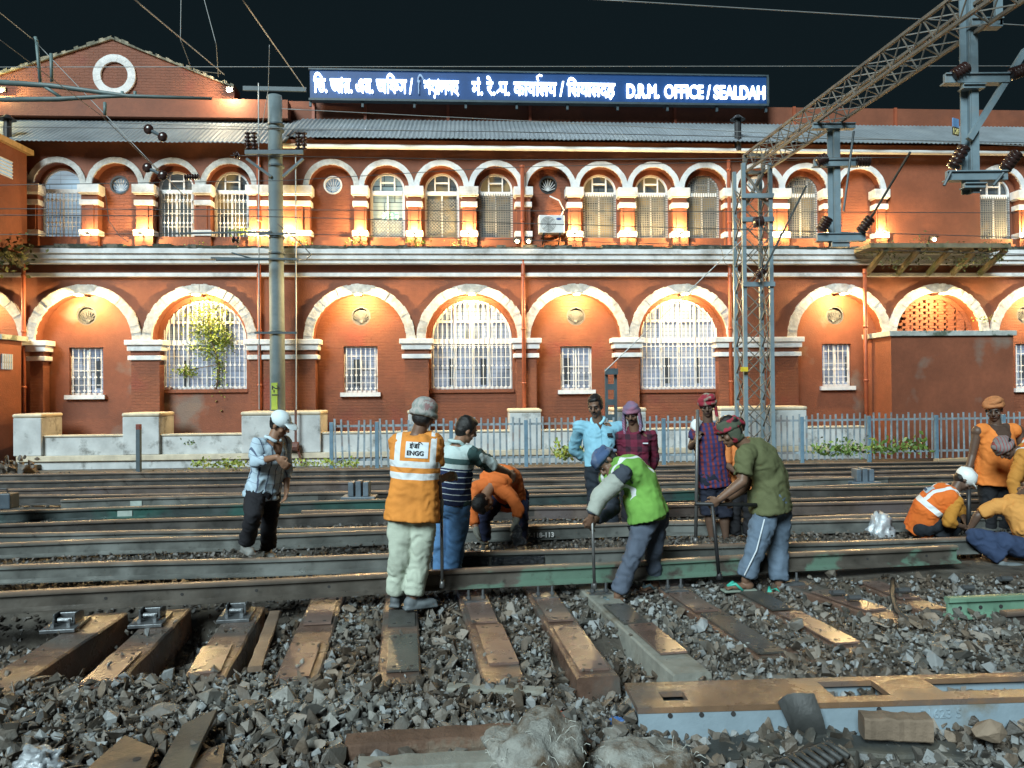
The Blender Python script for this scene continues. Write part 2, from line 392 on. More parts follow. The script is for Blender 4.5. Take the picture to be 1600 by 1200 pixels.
# capitals and piers of the lower arcade: pixel spans
zc1, zc2, zc3, zc4 = zSpL + .01, Zf(546), Zf(553), Zf(560)
def capital(u0, u1, name='capital', proj=.16, z=(zc1, zc2, zc3, zc4), shaft=None, brick=True, par=None):
    c = MB(); m = .12
    c.bx(u0, u1, -proj, .29, z[0] - .13, z[0]); c.bx(u0 + m * .4, u1 - m * .4, -proj * .7, .28, z[1], z[0] - .13)
    o = bb(c, name, M_WHITE, par, bevel=.012); c = MB(); c.bx(u0 + m * .5, u1 - m * .5, -proj * .62, .27, z[3], z[2]); bb(c, 'moulding', M_WHITE, par, bevel=.012)
    s = MB(); s.bx(u0 + m, u1 - m, -proj * .35, .26, z[2], z[1]); s.bx(u0 + m * 1.1, u1 - m * 1.1, -proj * .3, .25, shaft, z[3]); bb(s, 'pilaster', M_BRICK if brick else M_RED, par)
for a, b in ((36, 74), (195, 256), (382, 500), (624, 677), (799, 846), (956, 1007), (1116, 1256), (1378, 1408), (1530, 1560), (-140, -85), (1700, 1740)):
    capital(U(a, 530, .1), U(b, 530, .1), shaft=-.3)
# horizontal mouldings
c = MB()
c.bx(UL, UR, -.36, .1, Zf(400), Zf(388, off=.4)); c.bx(UL, UR, -.31, .1, Zf(408), Zf(400) - .002); c.bx(UL, UR, -.26, .1, Zf(414), Zf(408) - .002)
bb(c, 'cornice', M_WHITE)
c = MB(); c.bx(UL, UR, -.1, .1, Zf(433), Zf(427)); bb(c, 'string_course', M_WHITE, bevel=.01)
c = MB(); rnd = random.Random(3); u = UL
while u < UR:
    w_ = rnd.uniform(.1, .5); h = rnd.uniform(.03, .11); c.bx(u, u + w_, -.35 - rnd.uniform(0, .03), .1, Zf(388, off=.4) + .002, Zf(388, off=.4) + h); u += w_
bb(c, 'mossy_ledge', M_DARKMOSS)
# ---- upper storey
UP = [(90, 'A'), (181, 'O'), (270, 'B'), (358, 'B'), (518, 'O'), (604, 'F'), (690, 'F'), (775, 'M'), (858, 'O'), (939, 'M'), (1021, 'M'), (1102, 'M'), (1185, 'O'), (1258, 'M'), (1343, 'X'), (1563, 'M'), (1648, 'O'), (1730, 'M'), (2, 'X'), (-90, 'M')]
r1, r2, r3 = wpx(43), wpx(34.5), wpx(27)
zSillU = Zf(371)
front = MB(); ops = [arch_op(U(c, 300), r2, zSillU, zSpU) for c, _ in UP]
wall(front, UL, UR, zLedge - .05, zTop + .1, 0, ops, .22); bb(front, 'upper_wall', M_RED)
for i, (cpx, typ) in enumerate(UP):
    uc = U(cpx, 300); yp = .22; ro, ri, rw = r1, r2, r3
    if typ == 'A': rw = r3 * 1.12
    if typ == 'O': o_ = circ_op(uc, Zf(289, cpx, -.2), .235); ops = [o_]
    elif typ == 'X': ops = []
    else: ops = [arch_op(uc, rw, zSillU, zSpU)]
    pn = MB(); wall(pn, uc - ri - .02, uc + ri + .02, zLedge, zSpU + ri + .03, yp, ops, .16); bb(pn, 'arch_recess', M_BRICK if typ in 'OX' else M_RED)
    rg = MB(); ring(rg, uc, zSpU, ri, ro, -.05, .02, n=26, jit=.004); bb(rg, 'arch_ring', M_ROUGHW if cpx < 560 else M_WHITE)
    if typ == 'X': continue
    y = yp + .05
    if typ == 'O':
        z = Zf(289, cpx, -.2); o = MB(); ring(o, uc, z, .2, .24, yp - .012, yp + .1, 0, 2 * math.pi, 28); vo = bb(o, 'vent_window', M_BLACK if cpx in (858, 181) else M_FRAME); v = MB()
        for k in range(9):
            a = R(10 + k * 20); v.bar((uc, yp + .08, z - .14), (uc + .22 * math.cos(a), yp + .08, z - .1 + .28 * math.sin(a)), .014)
        bb(v, 'fan_grille', M_FRAME, vo); p = MB(); p.bx(uc - .24, uc + .24, yp + .12, yp + .13, z - .24, z + .24); bb(p, 'pane', M_PANEB if cpx != 858 else M_DGREY, vo); continue
    t = .05; wf = MB(); ring(wf, uc, zSpU, rw - t, rw, y, y + .06, n=24)
    wf.bx(uc - rw, uc - rw + t * 1.3, y, y + .06, zSillU, zSpU); wf.bx(uc + rw - t * 1.3, uc + rw, y, y + .06, zSillU, zSpU)
    wf.bx(uc - rw + t * 1.3, uc + rw - t * 1.3, y, y + .06, zSillU, zSillU + t); wf.bx(uc - rw + t * 1.3, uc + rw - t * 1.3, y - .02, y + .07, zSpU - .13, zSpU - .03)
    if typ in 'FMB':
        for q in (-1, 1): wf.bx(uc + q * rw * .4 - .018, uc + q * rw * .4 + .018, y + .003, y + .05, zSpU - .03, zSpU + rw * .86)
        wf.bx(uc - rw * .4 + .018, uc + rw * .4 - .018, y + .003, y + .05, zSpU + .18, zSpU + .215)
    wf.bx(uc - .02, uc + .02, y + .004, y + .05, zSillU + t, zSpU - .13)
    fo = bb(wf, 'window', M_FRAME)
    p = MB(); wall(p, uc - rw, uc + rw, zSillU - .01, zSpU + rw, y + .09, [], .01); bb(p, 'pane', M_PANEB if typ == 'A' else M_PANEU if cpx == 604 else M_PANEM[i % 3], fo)
    g = MB()
    if typ == 'M':
        top = zSpU + (rw * .9 if cpx in (1102, 1258) else -.08)
        k = .062; n = int(2 * rw / k)
        for j in range(1, n): u = uc - rw + j * 2 * rw / n; g.bx(u - .009, u + .009, y - .03, y - .02, zSillU, min(top, zSpU + math.sqrt(max(0, rw * rw - (u - uc) ** 2))))
        z = zSillU
        while z < top:
            h = rw if z < zSpU else math.sqrt(max(0, rw * rw - (z - zSpU) ** 2)); g.bx(uc - h, uc + h, y - .018, y - .01, z - .009, z + .009); z += k
    elif typ == 'F':
        zt = zSillU + (.5 if cpx == 604 else 1.05)
        for j in range(-16, 18):
            for q in (-1, 1):
                # diagonal lattice clipped to the sash
                a0 = uc - rw + t; b0 = uc + rw - t; c0 = uc + j * .085
                pts = []
                z0_ = zSillU + t; u0_ = c0; z1_ = zt; u1_ = c0 + q * (zt - z0_)
                if q == 1:
                    if u0_ < a0: z0_ += a0 - u0_; u0_ = a0
                    if u1_ > b0: z1_ -= u1_ - b0; u1_ = b0
                else:
                    if u0_ > b0: z0_ += u0_ - b0; u0_ = b0
                    if u1_ < a0: z1_ -= a0 - u1_; u1_ = a0
                if z1_ - z0_ > .03 and a0 - .01 <= u0_ <= b0 + .01: g.bar((u0_, y - .02 + q * .004, z0_), (u1_, y - .02 + q * .004, z1_), .012)
    else: grille_bars(g, uc - rw + .06, uc + rw - .06, zSillU, lambda u: zSpU - .1, y - .05, .1, .008, (zSpU - .3, zSillU + .4), (zSillU + .3, zSillU + .65, zSillU + .95))
    bb(g, 'grille', M_MESH if typ in 'MF' else M_FRAME, fo)
    if cpx == 604:
        n = NB('poster_print', .6); c_ = n.mix(n.band(n.noise(18, 2), .5, 1), (.1, .3, .3), (.6, .75, .7)); p = MB(); p.bx(uc - .17, uc + .27, y + .082, y + .086, zSillU + .52, zSillU + .73); bb(p, 'poster', n.out(c_), fo)
zu = (zSpU + .01, Zf(308), Zf(316), Zf(324))
def ucap(a, b):
    u0, u1 = U(a, 330, .1), U(b, 330, .1); m = .07; c = MB()
    c.bx(u0, u1, -.16, .2, zu[1] + .03, zu[0]); c.bx(u0 + .03, u1 - .03, -.12, .19, zu[1], zu[1] + .03); bb(c, 'capital', M_WHITE, bevel=.01); c = MB(); c.bx(u0 + .03, u1 - .03, -.11, .19, zu[3], zu[2]); bb(c, 'moulding', M_WHITE, bevel=.01); c = MB(); c.bx(u0 + .02, u1 - .02, -.13, .19, Zf(371), Zf(362)); bb(c, 'pilaster_base', M_WHITE, bevel=.01)
    s = MB(); s.bx(u0 + m, u1 - m, -.06, .18, zu[2], zu[1]); s.bx(u0 + m, u1 - m, -.055, .18, Zf(362), zu[3])
    uc = (u0 + u1) / 2
    s.bx(u0 + .05, u1 - .05, -.1, .18, Zf(386), Zf(371)); bb(s, 'pilaster', M_RED)
    s = MB(); s.bx(uc - .1, uc + .1, -.085, -.05, Zf(362) + .01, zu[3] - .003) if u1 - u0 < .7 else s.bx(u0 + .25, u1 - .25, -.085, -.05, Zf(362) + .01, zu[3] - .003); bb(s, 'pilaster_panel', M_RED)
UCAPS = [(34, 62), (122, 156), (207, 242), (301, 332), (384, 488), (549, 576), (633, 662), (718, 748), (803, 833), (884, 912), (966, 996), (1048, 1078), (1130, 1160), (1205, 1236), (1285, 1316), (1366, 1390), (1590, 1616), (-60, -30), (1676, 1704)]
for a, b in UCAPS: ucap(a, b)
# roof sheets, gutter pipe, parapet, gable
def sheet(u0, u1, y0, z0, y1, z1, name='roof'):
    n = int((u1 - u0) / .02); top = MB(); vs = []; fs = []
    for i in range(n + 1):
        u = u0 + (u1 - u0) * i / n; d = .013 * math.sin(2 * math.pi * u / .115); k = .01 * math.sin(u * 3.1) + .008 * math.sin(u * 7.7)
        vs += [(u, y0 + k * 2, z0 + d + k), (u, y1, z1 + d)]
        vs += [(u, y0 + k * 2, z0 + d - .022 + k), (u, y1, z1 + d - .022)]
        if i: a = 4 * (i - 1); b = 4 * i; fs += [(a, b, b + 1, a + 1), (a + 2, a + 3, b + 3, b + 2), (a, a + 2, b + 2, b)]
    top.add(vs, fs); return bb(top, name, M_ROOF)
uS = U(443, 215, .7)
sheet(UL, uS - .02, -.48, Zf(221, 300, .48), 1.4, Zf(186, 300, -1.4), 'roof_sheet')
sheet(uS, UR, -.5, Zf(214, 600, .5), 1.4, Zf(187, 600, -1.4), 'roof_sheet')
g = MB(); zp = Zf(231.5, 690, .3); g.tube([(uS - .1, -.3, zp + .02), (UR, -.3, zp)], .06, 10); bb(g, 'gutter_pipe', M_FRAME, smooth=True)
g = MB(); zpar = Zf(163, 690, -1.6)
g.bx(UL, UR, 1.5, 1.75, zTop, zpar); bb(g, 'parapet', M_RED)
g = MB()
for px in (571, 828, 1054, 1240, 1398, 700, 490): u = U(px, 175, -1.5); g = MB(); g.bx(u - .04, u + .04, 1.44, 1.5, zTop, zpar + .01); bb(g, 'parapet_joint', M_PIPE)
# gable with oculus
yg = 1.3; uA, zA = fu(175, 62, -yg); uLg, zLg = fu(-60, 136, -yg); uRg, zRg = fu(366, 138, -yg); zb = Zf(156, 200, -yg)
g = MB(); g.prism([(uLg, zb), (uRg, zb), (uRg, zRg), (uA, zA), (uLg, zLg)], lambda p: (p[0], yg, p[1]), lambda p: (p[0], yg + .5, p[1])); GB = bb(g, 'gable', M_BRICK)
g = MB(); rnd = random.Random(5)
for (a, za), (b, zb_) in (((uLg, zLg), (uA, zA)), ((uA, zA), (uRg, zRg))):
    n = 36
    for i in range(n):
        t0, t1 = i / n, (i + 1) / n; h = rnd.uniform(.03, .11); e = .02
        g.prism([(a + (b - a) * t0, za + (zb_ - za) * t0 + e * 0), (a + (b - a) * t1, za + (zb_ - za) * t1), (a + (b - a) * t1, za + (zb_ - za) * t1 + h), (a + (b - a) * t0, za + (zb_ - za) * t0 + h)], lambda p: (p[0], yg - .07 + h * .2, p[1] + .002), lambda p: (p[0], yg + .55, p[1] + .002))
bb(g, 'gable_coping', mat('mossy_coping', (.17, .16, .12), .9, .5, 9, .5, 20, (.4, .34, .25), 5, .5, .6), GB)
g = MB(); uo, zo = fu(177, 116, -yg + .1); ring(g, uo, zo, .36, .56, yg - .06, yg + .02, 0, 2 * math.pi, 36, .004); bb(g, 'oculus_ring', M_WHITE, GB)
g = MB(); g.bx(UL, uRg + 1.5, 1.0, 1.4, Zf(186, 200, -1.2), Zf(157, 200, -1.2)); bb(g, 'gable_base_wall', M_RED)
# drainpipes
for px, yt, yb, pr in ((37, 250, 640, .1), (405, 240, 650, .1), (818, 260, 640, .22), (1141, 250, 640, .1), (1352, 420, 660, .5)):
    g = MB(); u = U(px, 500, pr); g.tube([(u, -pr, -.2), (u, -pr, Zf(yt, px, pr))], .048, 10)
    z = .5
    while z < Zf(yt, px, pr): g.tube([(u, -pr, z), (u, -pr, z + .06)], .06, 10); z += 1.4
    bb(g, 'drainpipe', M_PIPE, smooth=True)
# body of the building behind the facade so that nothing shows through
g = MB(); g.bx(UL, UR, .7, 9, -.3, zTop - .2); bb(g, 'rear_mass', M_RED)
# ---- annexe and bracketed ledge on the right, wing on the left
AX = thing('annexe', 'plain windowless red plaster annexe with mossy white coping under the brick lattice', 'annexe', FM @ Vector((U(1488, 600, 1.4), -1.4, 0)), FA)
def L2W(x, y, z): return FM @ Vector((x, y, z))
def wmb(mb):                                  # facade-local builder to world
    mb.v = [tuple(FM @ Vector(v)) for v in mb.v]; return mb
a0, a1 = U(1393, 600, 1.4), U(1584, 600, 1.4); za = Zf(525, 1480, 1.4)
g = MB(); g.bx(a0, a1, -1.4, -.1, -.3, za); wmb(g).build('wall', M_PATCH, AX)
g = MB(); g.bx(a0 - .06, a1 + .06, -1.46, -.09, za + .002, za + .13); wmb(g).build('coping', mat('mossy_white_coping', (.4, .42, .4), .85, .3, 5, .4, 20, (.1, .12, .09), 2.5, .5, .6), AX, bevel=.01)
LG = thing('bracketed_ledge', 'overgrown concrete ledge on slanting struts below the upper storey', 'ledge', FM @ Vector((U(1450, 385), -.5, Zf(388))), FA)
zl = Zf(386, 1450, 1.2); b0, b1 = U(1352, 390, 1.0), U(1578, 385, 1.2)
g = MB(); g.bx(b0, b1, -1.25, -.43, zl - .02, zl + .09); wmb(g).build('slab', mat('ledge_concrete', (.19, .155, .10), .85, .35, 4, .4, 20, (.07, .08, .04), 2, .48, .6), LG)
g = [(1352, 1385), (1400, 1437), (1447, 1487), (1485, 1527), (1527, 1574)]
for a, b in g:
    s = MB(); s.bar((U(a, 430), -.02, Zf(430, a)), (U(b, 388, 1.2), -1.15, zl - .05), .1, .12); wmb(s).build('strut', bpy.data.materials['ledge_concrete'], LG)
# left wing: upper box on struts and lower block
WG = thing('side_wing', 'orange plastered upper room jutting out on struts at the left edge', 'building wing', (-12.5, 18.5, 4))
g = MB(); zt = P(0, 219, 18.3).z; zb0 = P(20, 392, 18.6).z; XE = P(38, 300, 19.0).x
g.bx(XE - 3.5, XE, 17.4, 19.1, zb0, zt); g.build('wall', M_RED, WG)
g = MB(); g.prism([(XE - 3.6, zt - .1), (XE + .12, zt - .1), (XE + .12, zt + .03), (XE - 3.6, zt + .8)], lambda p: (p[0], 17.2, p[1]), lambda p: (p[0], 19.2, p[1])); g.build('roof', M_ROOFE, WG)
y0, y1 = 18.02, 18.5; q0, q1 = P(8, 249, 18.25).z, P(8, 275, 18.25).z
g = MB(); g.bx(XE, XE + .03, y0, y1, q1, q0); wo = g.build('window', M_PANEB, WG)
g = MB(); [g.bx(XE + .03, XE + .05, y0, y1, q1 + (q0 - q1) * k / 5 - .01, q1 + (q0 - q1) * k / 5 + .01) for k in range(6)]; g.build('slat', M_FRAME, wo)
g = MB(); g.bar((XE - .2, 19.3, P(30, 418, 19.3).z), (XE - .05, 18.2, zb0 - .05), .12); g.bar((XE - 1.2, 19.3, P(30, 418, 19.3).z), (XE - 1.05, 18.2, zb0 - .05), .12); g.build('strut', bpy.data.materials['ledge_concrete'], WG)
LB = thing('lean_to', 'low orange lean-to with a tiny barred window at the left edge', 'outbuilding', (-12.4, 18, 0))
XL = P(25, 600, 18.8).x; zt = P(10, 531, 18.4).z
g = MB(); g.bx(XL - 3, XL, 18.15, 19.0, -.2, zt); g.build('wall', M_RED, LB)
g = MB(); g.bx(XL - 3, XL + .12, 18.1, 19.1, zt + .002, zt + .12); g.build('coping', bpy.data.materials['mossy_white_coping'], LB)
g = MB(); z0_, z1_ = P(8, 577, 18.4).z, P(8, 553, 18.4).z; g.bx(XL, XL + .03, 18.25, 18.6, z0_, z1_); wo = g.build('window', M_PANEB, LB)
g = MB(); [g.bx(XL + .03, XL + .05, 18.25 + .07 * k - .008, 18.25 + .07 * k + .008, z0_, z1_) for k in range(6)]; g.build('grille', M_FRAME, wo)
# ---- lamps
WARM = (1, .68, .28)
ARCHNAME = {132: 'the blind arch beside the side wing', 313: 'the creeper-grown window arch', 562: 'the blind arch just right of the grey mast', 737: 'the window arch above the striped shirt man', 899: 'the blind arch above the blue shirt man', 1066: 'the window arch left of the lattice tower', 1311: 'the blind arch right of the lattice tower', 1465: 'the arch filled with brick lattice', 1624: 'the arch cut by the right edge', -45: 'the arch cut by the left edge'}
for (cpx, typ), (uc, ro, ri, rw) in zip(LOW, rows):
    if cpx not in ARCHNAME: continue
    loc = L2W(uc, -.3, zSpL + ri - .10)
    t = thing('arch_lamp', 'warm lamp glowing under ' + ARCHNAME[cpx], 'lamp', loc, FA, 'lamps under the lower arches')
    g = MB(); g.bx(uc - .15, uc + .15, -.48, -.255, zSpL + ri - .06, zSpL + ri - .045); g.bx(uc - .02, uc + .02, -.25, .28, zSpL + ri - .06, zSpL + ri - .03); wmb(g).build('housing', M_BLACK, t)  # front plate shaped to block lamp light from the cornice, not the ring crown
    g = MB(); g.bx(uc - .08, uc + .08, -.38, -.2, zSpL + ri - .075, zSpL + ri - .063); wmb(g).build('lens', M_LAMP, t)
    lights('arch_light', L2W(uc, -.3, zSpL + ri - .105), 330 if typ != 'win' else 300, (1, .70, .30), t, .03)
UPL = [(222, 'second pilaster right of the side wing'), (398, 'pier just left of the grey mast'), (449, 'pier just right of the grey mast'), (562, 'pilaster left of the poster window'), (647, 'pilaster right of the poster window'), (732, 'pilaster left of the dark mesh window'), (898, 'pilaster right of the air conditioner'), (982, 'pilaster between the two right-hand mesh windows'), (1063, 'last pilaster before the lattice tower'), (1220, 'pilaster just right of the lattice tower'), (1304, 'pilaster behind the hanging post'), (1378, 'pilaster at the left end of the plain wall'), (1604, 'pilaster at the right edge'), (140, 'first pilaster right of the side wing')]
for px, nm in UPL:
    u = U(px, 362, .2); z = Zf(364, px, .2); pw = {398: 14, 449: 24, 140: 3}.get(px, 15) * 9; oy = -.32
    t = thing('uplight', 'small uplight at the foot of the ' + nm, 'lamp', L2W(u, oy, z), FA, 'uplights on the upper storey')
    g = MB(); g.bx(u - .035, u + .035, oy - .04, oy + .04, z - .04, z); g.bx(u - .012, u + .012, oy + .04, oy + .24, z - .035, z - .01); wmb(g).build('housing', M_BLACK, t)
    g = MB(); g.bx(u - .04, u + .04, oy - .04, oy + .04, z + .002, z + .008); wmb(g).build('lens', M_LAMP, t)
    lights('uplight_beam', L2W(u, oy + .02, z + .06), pw, WARM, t, .03)
for px, py, off, pw, nm, cc in ((808, 377, .3, 5, 'small twin lamp left of the red drainpipe', WARM), (826, 377, .3, 5, 'small twin lamp right of the red drainpipe', WARM), (1460, 374, .3, 12, 'low lamp on the plain wall above the overgrown ledge', WARM), (358, 141, -.8, 150, 'bright flood lamp at the right foot of the gable', (1, .8, .5)), (2, 141, -1.0, 60, 'yellowish lamp at the left foot of the gable', (1, .85, .35))):
    u, z = fu(px, py, off); t = thing('flood_lamp', nm, 'lamp', L2W(u, -off, z), FA)
    g = MB(); g.bx(u - .09, u + .09, -off + .02, -off + .12, z - .02, z + .1); wmb(g).build('housing', M_BLACK, t)
    g = MB(); g.ell((u, -off - .0, z - .0), (.05, .03, .05)); wmb(g).build('lens', M_LAMP, t)
    lights('flood_beam', L2W(u, -off - .1, z - .02), pw, cc, t, .05)
# ---- roof sign
M_SBLUE = mat('sign_blue', (.01, .045, .15), .4, .1, 2, 0, emit=(.01, .07, .24), estr=.25)  # weak board emission stands in for light spilling from the letters
M_SLET = mat('sign_letters', (.9, .95, 1), .4, 0, 5, 0, emit=(.8, .92, 1), estr=5)
M_SDIM = mat('sign_letter_dim', (.25, .35, .5), .4, 0, 5, 0, emit=(.3, .45, .7), estr=.35)  # glows weakly, dimmer than the other letters
M_SFR = mat('sign_frame_steel', (.05, .075, .09), .5, .2)
SO = -1.0
s0, s1 = U(484, 130, SO), U(1198, 140, SO); szt, szb = Zf(113.5, 800, SO), Zf(157, 800, SO)
SG = thing('roof_sign', 'long blue illuminated roof sign with white trilingual office lettering', 'sign', L2W((s0 + s1) / 2, 1, szb - .4), FA)
g = MB(); g.bx(s0, s1, 1.02, 1.16, szb, szt); wmb(g).build('board', M_SBLUE, SG)
g = MB(); g.bx(s0 - .03, s1 + .05, .98, 1.2, szb - .06, szb - .003); g.bx(s0 - .03, s1 + .05, .98, 1.2, szt + .003, szt + .04); g.bx(s1 + .005, s1 + .06, .98, 1.2, szb, szt)
n = 9
for i in range(n + 1): u = s0 + (s1 - s0) * i / n; g.bx(u - .03, u + .03, 1.05, 1.11, zpar - .3, szb - .06); g.bar((u, 1.1, szb), (u, 2.0, zpar), .05)
wmb(g).build('frame', M_SFR, SG)
def textmesh(body, size, extr=.03, bold=.012):
    c = bpy.data.curves.new('txt', 'FONT'); c.body = body; c.size = size; c.extrude = extr; c.bevel_depth = bold; c.bevel_resolution = 1; c.resolution_u = 4
    o = bpy.data.objects.new('txt', c); COL.objects.link(o); dg = bpy.context.evaluated_depsgraph_get(); dg.update()
    me = bpy.data.meshes.new_from_object(o.evaluated_get(dg)); bpy.data.objects.remove(o); bpy.data.curves.remove(c)
    n = len(me.vertices); a = np.zeros(n * 3); me.vertices.foreach_get('co', a); me.materials.clear(); return me, a.reshape(-1, 3)
def put_text(body, pxa, pxb, hscale, zbase, m, y=1.0, size=.6, extra=None, bold=.014):
    me, a = textmesh(body, size, .02, bold); ua, ub = U(pxa, 135, SO), U(pxb, 135, SO); w0, w1 = a[:, 0].min(), a[:, 0].max(); k = (ub - ua) / (w1 - w0)
    a2 = np.empty_like(a); a2[:, 0] = ua + (a[:, 0] - w0) * k; a2[:, 1] = y - a[:, 2]; a2[:, 2] = zbase + a[:, 1] * hscale
    me.vertices.foreach_set('co', a2.ravel()); me.transform(FM); return link(me, 'lettering', m, SG), k, ua, w0
zt0 = szb + .13
put_text('িড. আর. এম. অিফস /', 490, 645, .95, zt0 + .03, M_SLET)
put_text('ি', 652, 662, .95, zt0 + .02, M_SDIM)
put_text('শয়ালদহ', 662, 717, .95, zt0 + .02, M_SLET)
_, k, ua, w0 = put_text('मं. रे. प. कायालय / िसयालदह', 737, 961, .92, zt0 + .02, M_SLET)
def tw(s): return textmesh(s, .6, .02, .014)[1][:, 0].max()
x1 = ua + (tw('मं. रे. प') - w0) * k; x2 = ua + (tw('मं. रे. प. काया') - w0) * k
g = MB(); g.bar((x1 - .17, .99, zt0 + .2), (x1 - .30, .99, zt0 + .08), .045)
g.tube([(x2 - .04, .99, zt0 + .42), (x2 - .07, .99, zt0 + .53), (x2 + .0, .99, zt0 + .58), (x2 + .07, .99, zt0 + .55)], .025, 6)
wmb(g).build('lettering', M_SLET, SG)
put_text('D.R.M.', 979, 1030, .86, zt0, M_SLET, bold=.02); put_text('OFFICE / SEALDAH', 1038, 1195, .86, zt0, M_SLET, bold=.013)
# ---- air conditioner, vents, plants on the facade
def leaves(mb, c, spread, n, size, rnd, droop=0):
    for _ in range(n):
        p = Vector(c) + Vector((rnd.gauss(0, spread[0]), rnd.gauss(0, spread[1]), rnd.gauss(0, spread[2])))
        a = Vector((rnd.uniform(-1, 1), rnd.uniform(-1, 1), rnd.uniform(-.6, .9) - droop)).normalized(); b = a.cross(Vector((rnd.uniform(-1, 1), rnd.uniform(-1, 1), rnd.uniform(-1, 1)))).normalized(); s = size * rnd.uniform(.6, 1.4)
        mb.add([p, p + a * s * .5 + b * s * .28, p + a * s, p + a * s * .5 - b * s * .28], [(0, 1, 2, 3)])
u0, u1 = U(842, 350, .35), U(882, 350, .35); z0_, z1_ = Zf(364, 860, .35), Zf(336, 860, .35)
AC = thing('air_conditioner', 'white air conditioner unit under the round vent on the upper wall', 'air conditioner', L2W((u0 + u1) / 2, -.2, z0_), FA)
g = MB(); g.bx(u0, u1, -.36, -.08, z0_, z1_); wmb(g).build('casing', M_FRAME, AC, bevel=.015)
uc = u0 + (u1 - u0) * .36; zc_ = (z0_ + z1_) / 2; g = MB()
for k in range(1, 6): ring(g, uc, zc_, .038 * k - .008, .038 * k, -.375, -.362, 0, 2 * math.pi, 28)
for k in range(8): g.bar((uc, -.37, zc_), (uc + .19 * math.cos(k * .785), -.37, zc_ + .19 * math.sin(k * .785)), .008)
wmb(g).build('fan_guard', mat('ac_grey', (.3, .3, .29), .5, .1), AC)
g = MB(); g.ell((u0 + (u1 - u0) * .78, -.362, z1_ - .1), (.07, .008, .03)); wmb(g).build('badge', mat('ac_badge', (.03, .08, .3), .4, .1), AC)
g = MB()
for u in (u0 + .12, u1 - .12): g.bx(u - .02, u + .02, -.38, 0, z0_ - .05, z0_ - .005); g.bar((u, -.34, z0_ - .05), (u, 0, z0_ - .24), .03)
wmb(g).build('bracket', M_BLACK, AC)
g = MB(); g.tube([(u1 - .1, -.06, z1_ - .05), (u1 + .02, -.08, z1_ + .2), (u1 - .1, -.06, z1_ + .45), (uc + .1, .1, z1_ + .6)], .02, 6); wmb(g).build('hose', M_FRAME, AC)
rnd = random.Random(11)
uc = UC[2]; g = MB()
for (dx, z, sx, sz, n) in ((.05, zSpL + .45, .26, .33, 800), (.3, zSpL + .1, .2, .25, 600), (.1, zSpL - .25, .25, .12, 240), (.38, zSpL - .7, .09, .32, 260), (-.45, Zf(578), .16, .07, 200), (.55, zSpL + .0, .1, .1, 160)): leaves(g, (uc + dx, .26, z), (sx, .07, sz), n, .072, rnd)
t = thing('creeper', 'leafy creeper climbing up through the barred arched window', 'creeper', L2W(uc, .2, Zf(608)), FA); wmb(g).build('leaves', M_LEAFY, t)
g = MB(); g.tube([(uc + .3, .28, Zf(606)), (uc + .38, .26, zSpL - .6), (uc + .2, .26, zSpL), (uc + .1, .26, zSpL + .7)], .02, 6); g.tube([(uc + .38, .26, zSpL - .6), (uc - .4, .26, Zf(575))], .01, 5); wmb(g).build('stem', M_DRY, t)
for px, py, n, s, nm in ((557, 380, 60, .06, 'by the second upper pilaster right of the grey mast'), (649, 380, 90, .07, 'under the poster window'), (722, 381, 40, .06, 'below the mesh window'), (470, 380, 50, .06, 'just right of the grey mast'), (375, 364, 90, .07, 'behind the bars left of the grey mast'), (1541, 500, 40, .06, 'between the two right-hand arches'), (310, 385, 40, .05, 'on the ledge above the creeper window')):
    g = MB(); u, z = fu(px, py, .25); leaves(g, (u, -.25, z + .03), (.16, .05, .05), n, s, rnd); o = rebase(wmb(g).build('ledge_weed', M_LEAFY)); tag(o, 'tuft of green weeds ' + nm, 'weeds')
g = MB()
for _ in range(26): u = rnd.uniform(b0, b1); leaves(g, (u, -1.1 + rnd.uniform(-.15, .5), zl - rnd.uniform(-.1, .35)), (.1, .08, .12), 26, .07, rnd, .5)
o = rebase(wmb(g).build('hanging_plants', mat('dry_green_leaf', (.09, .10, .03), .7, .5, 20, 0, island=.5))); tag(o, 'ragged plants trailing from the bracketed ledge', 'plants')
g = MB(); leaves(g, (P(12, 395, 18.5)), (.25, .3, .2), 240, .14, rnd, .3); o = rebase(g.build('ledge_shrub', bpy.data.materials['dry_green_leaf'])); tag(o, 'dark straggly shrub growing under the side wing', 'shrub')
# black roof vents
for px, off, nm in ((12, .2, 'left'), (1153, .2, 'right')):
    g = MB(); u, z = fu(px, 218, .3); u2, z2 = fu(px, 186, .3); g.tube([(u, -.3, z - .3), (u, -.3, z2)], .09, 10); g.tube([(u, -.3, z2 - .02), (u, -.3, z2 + .1)], [.2, .05], 12); o = rebase(wmb(g).build('vent_pipe', M_BLACK)); tag(o, 'black vent pipe with a cowl rising at the roof edge ' + ('above the side wing' if nm == 'left' else 'behind the lattice tower'), 'vent pipe')
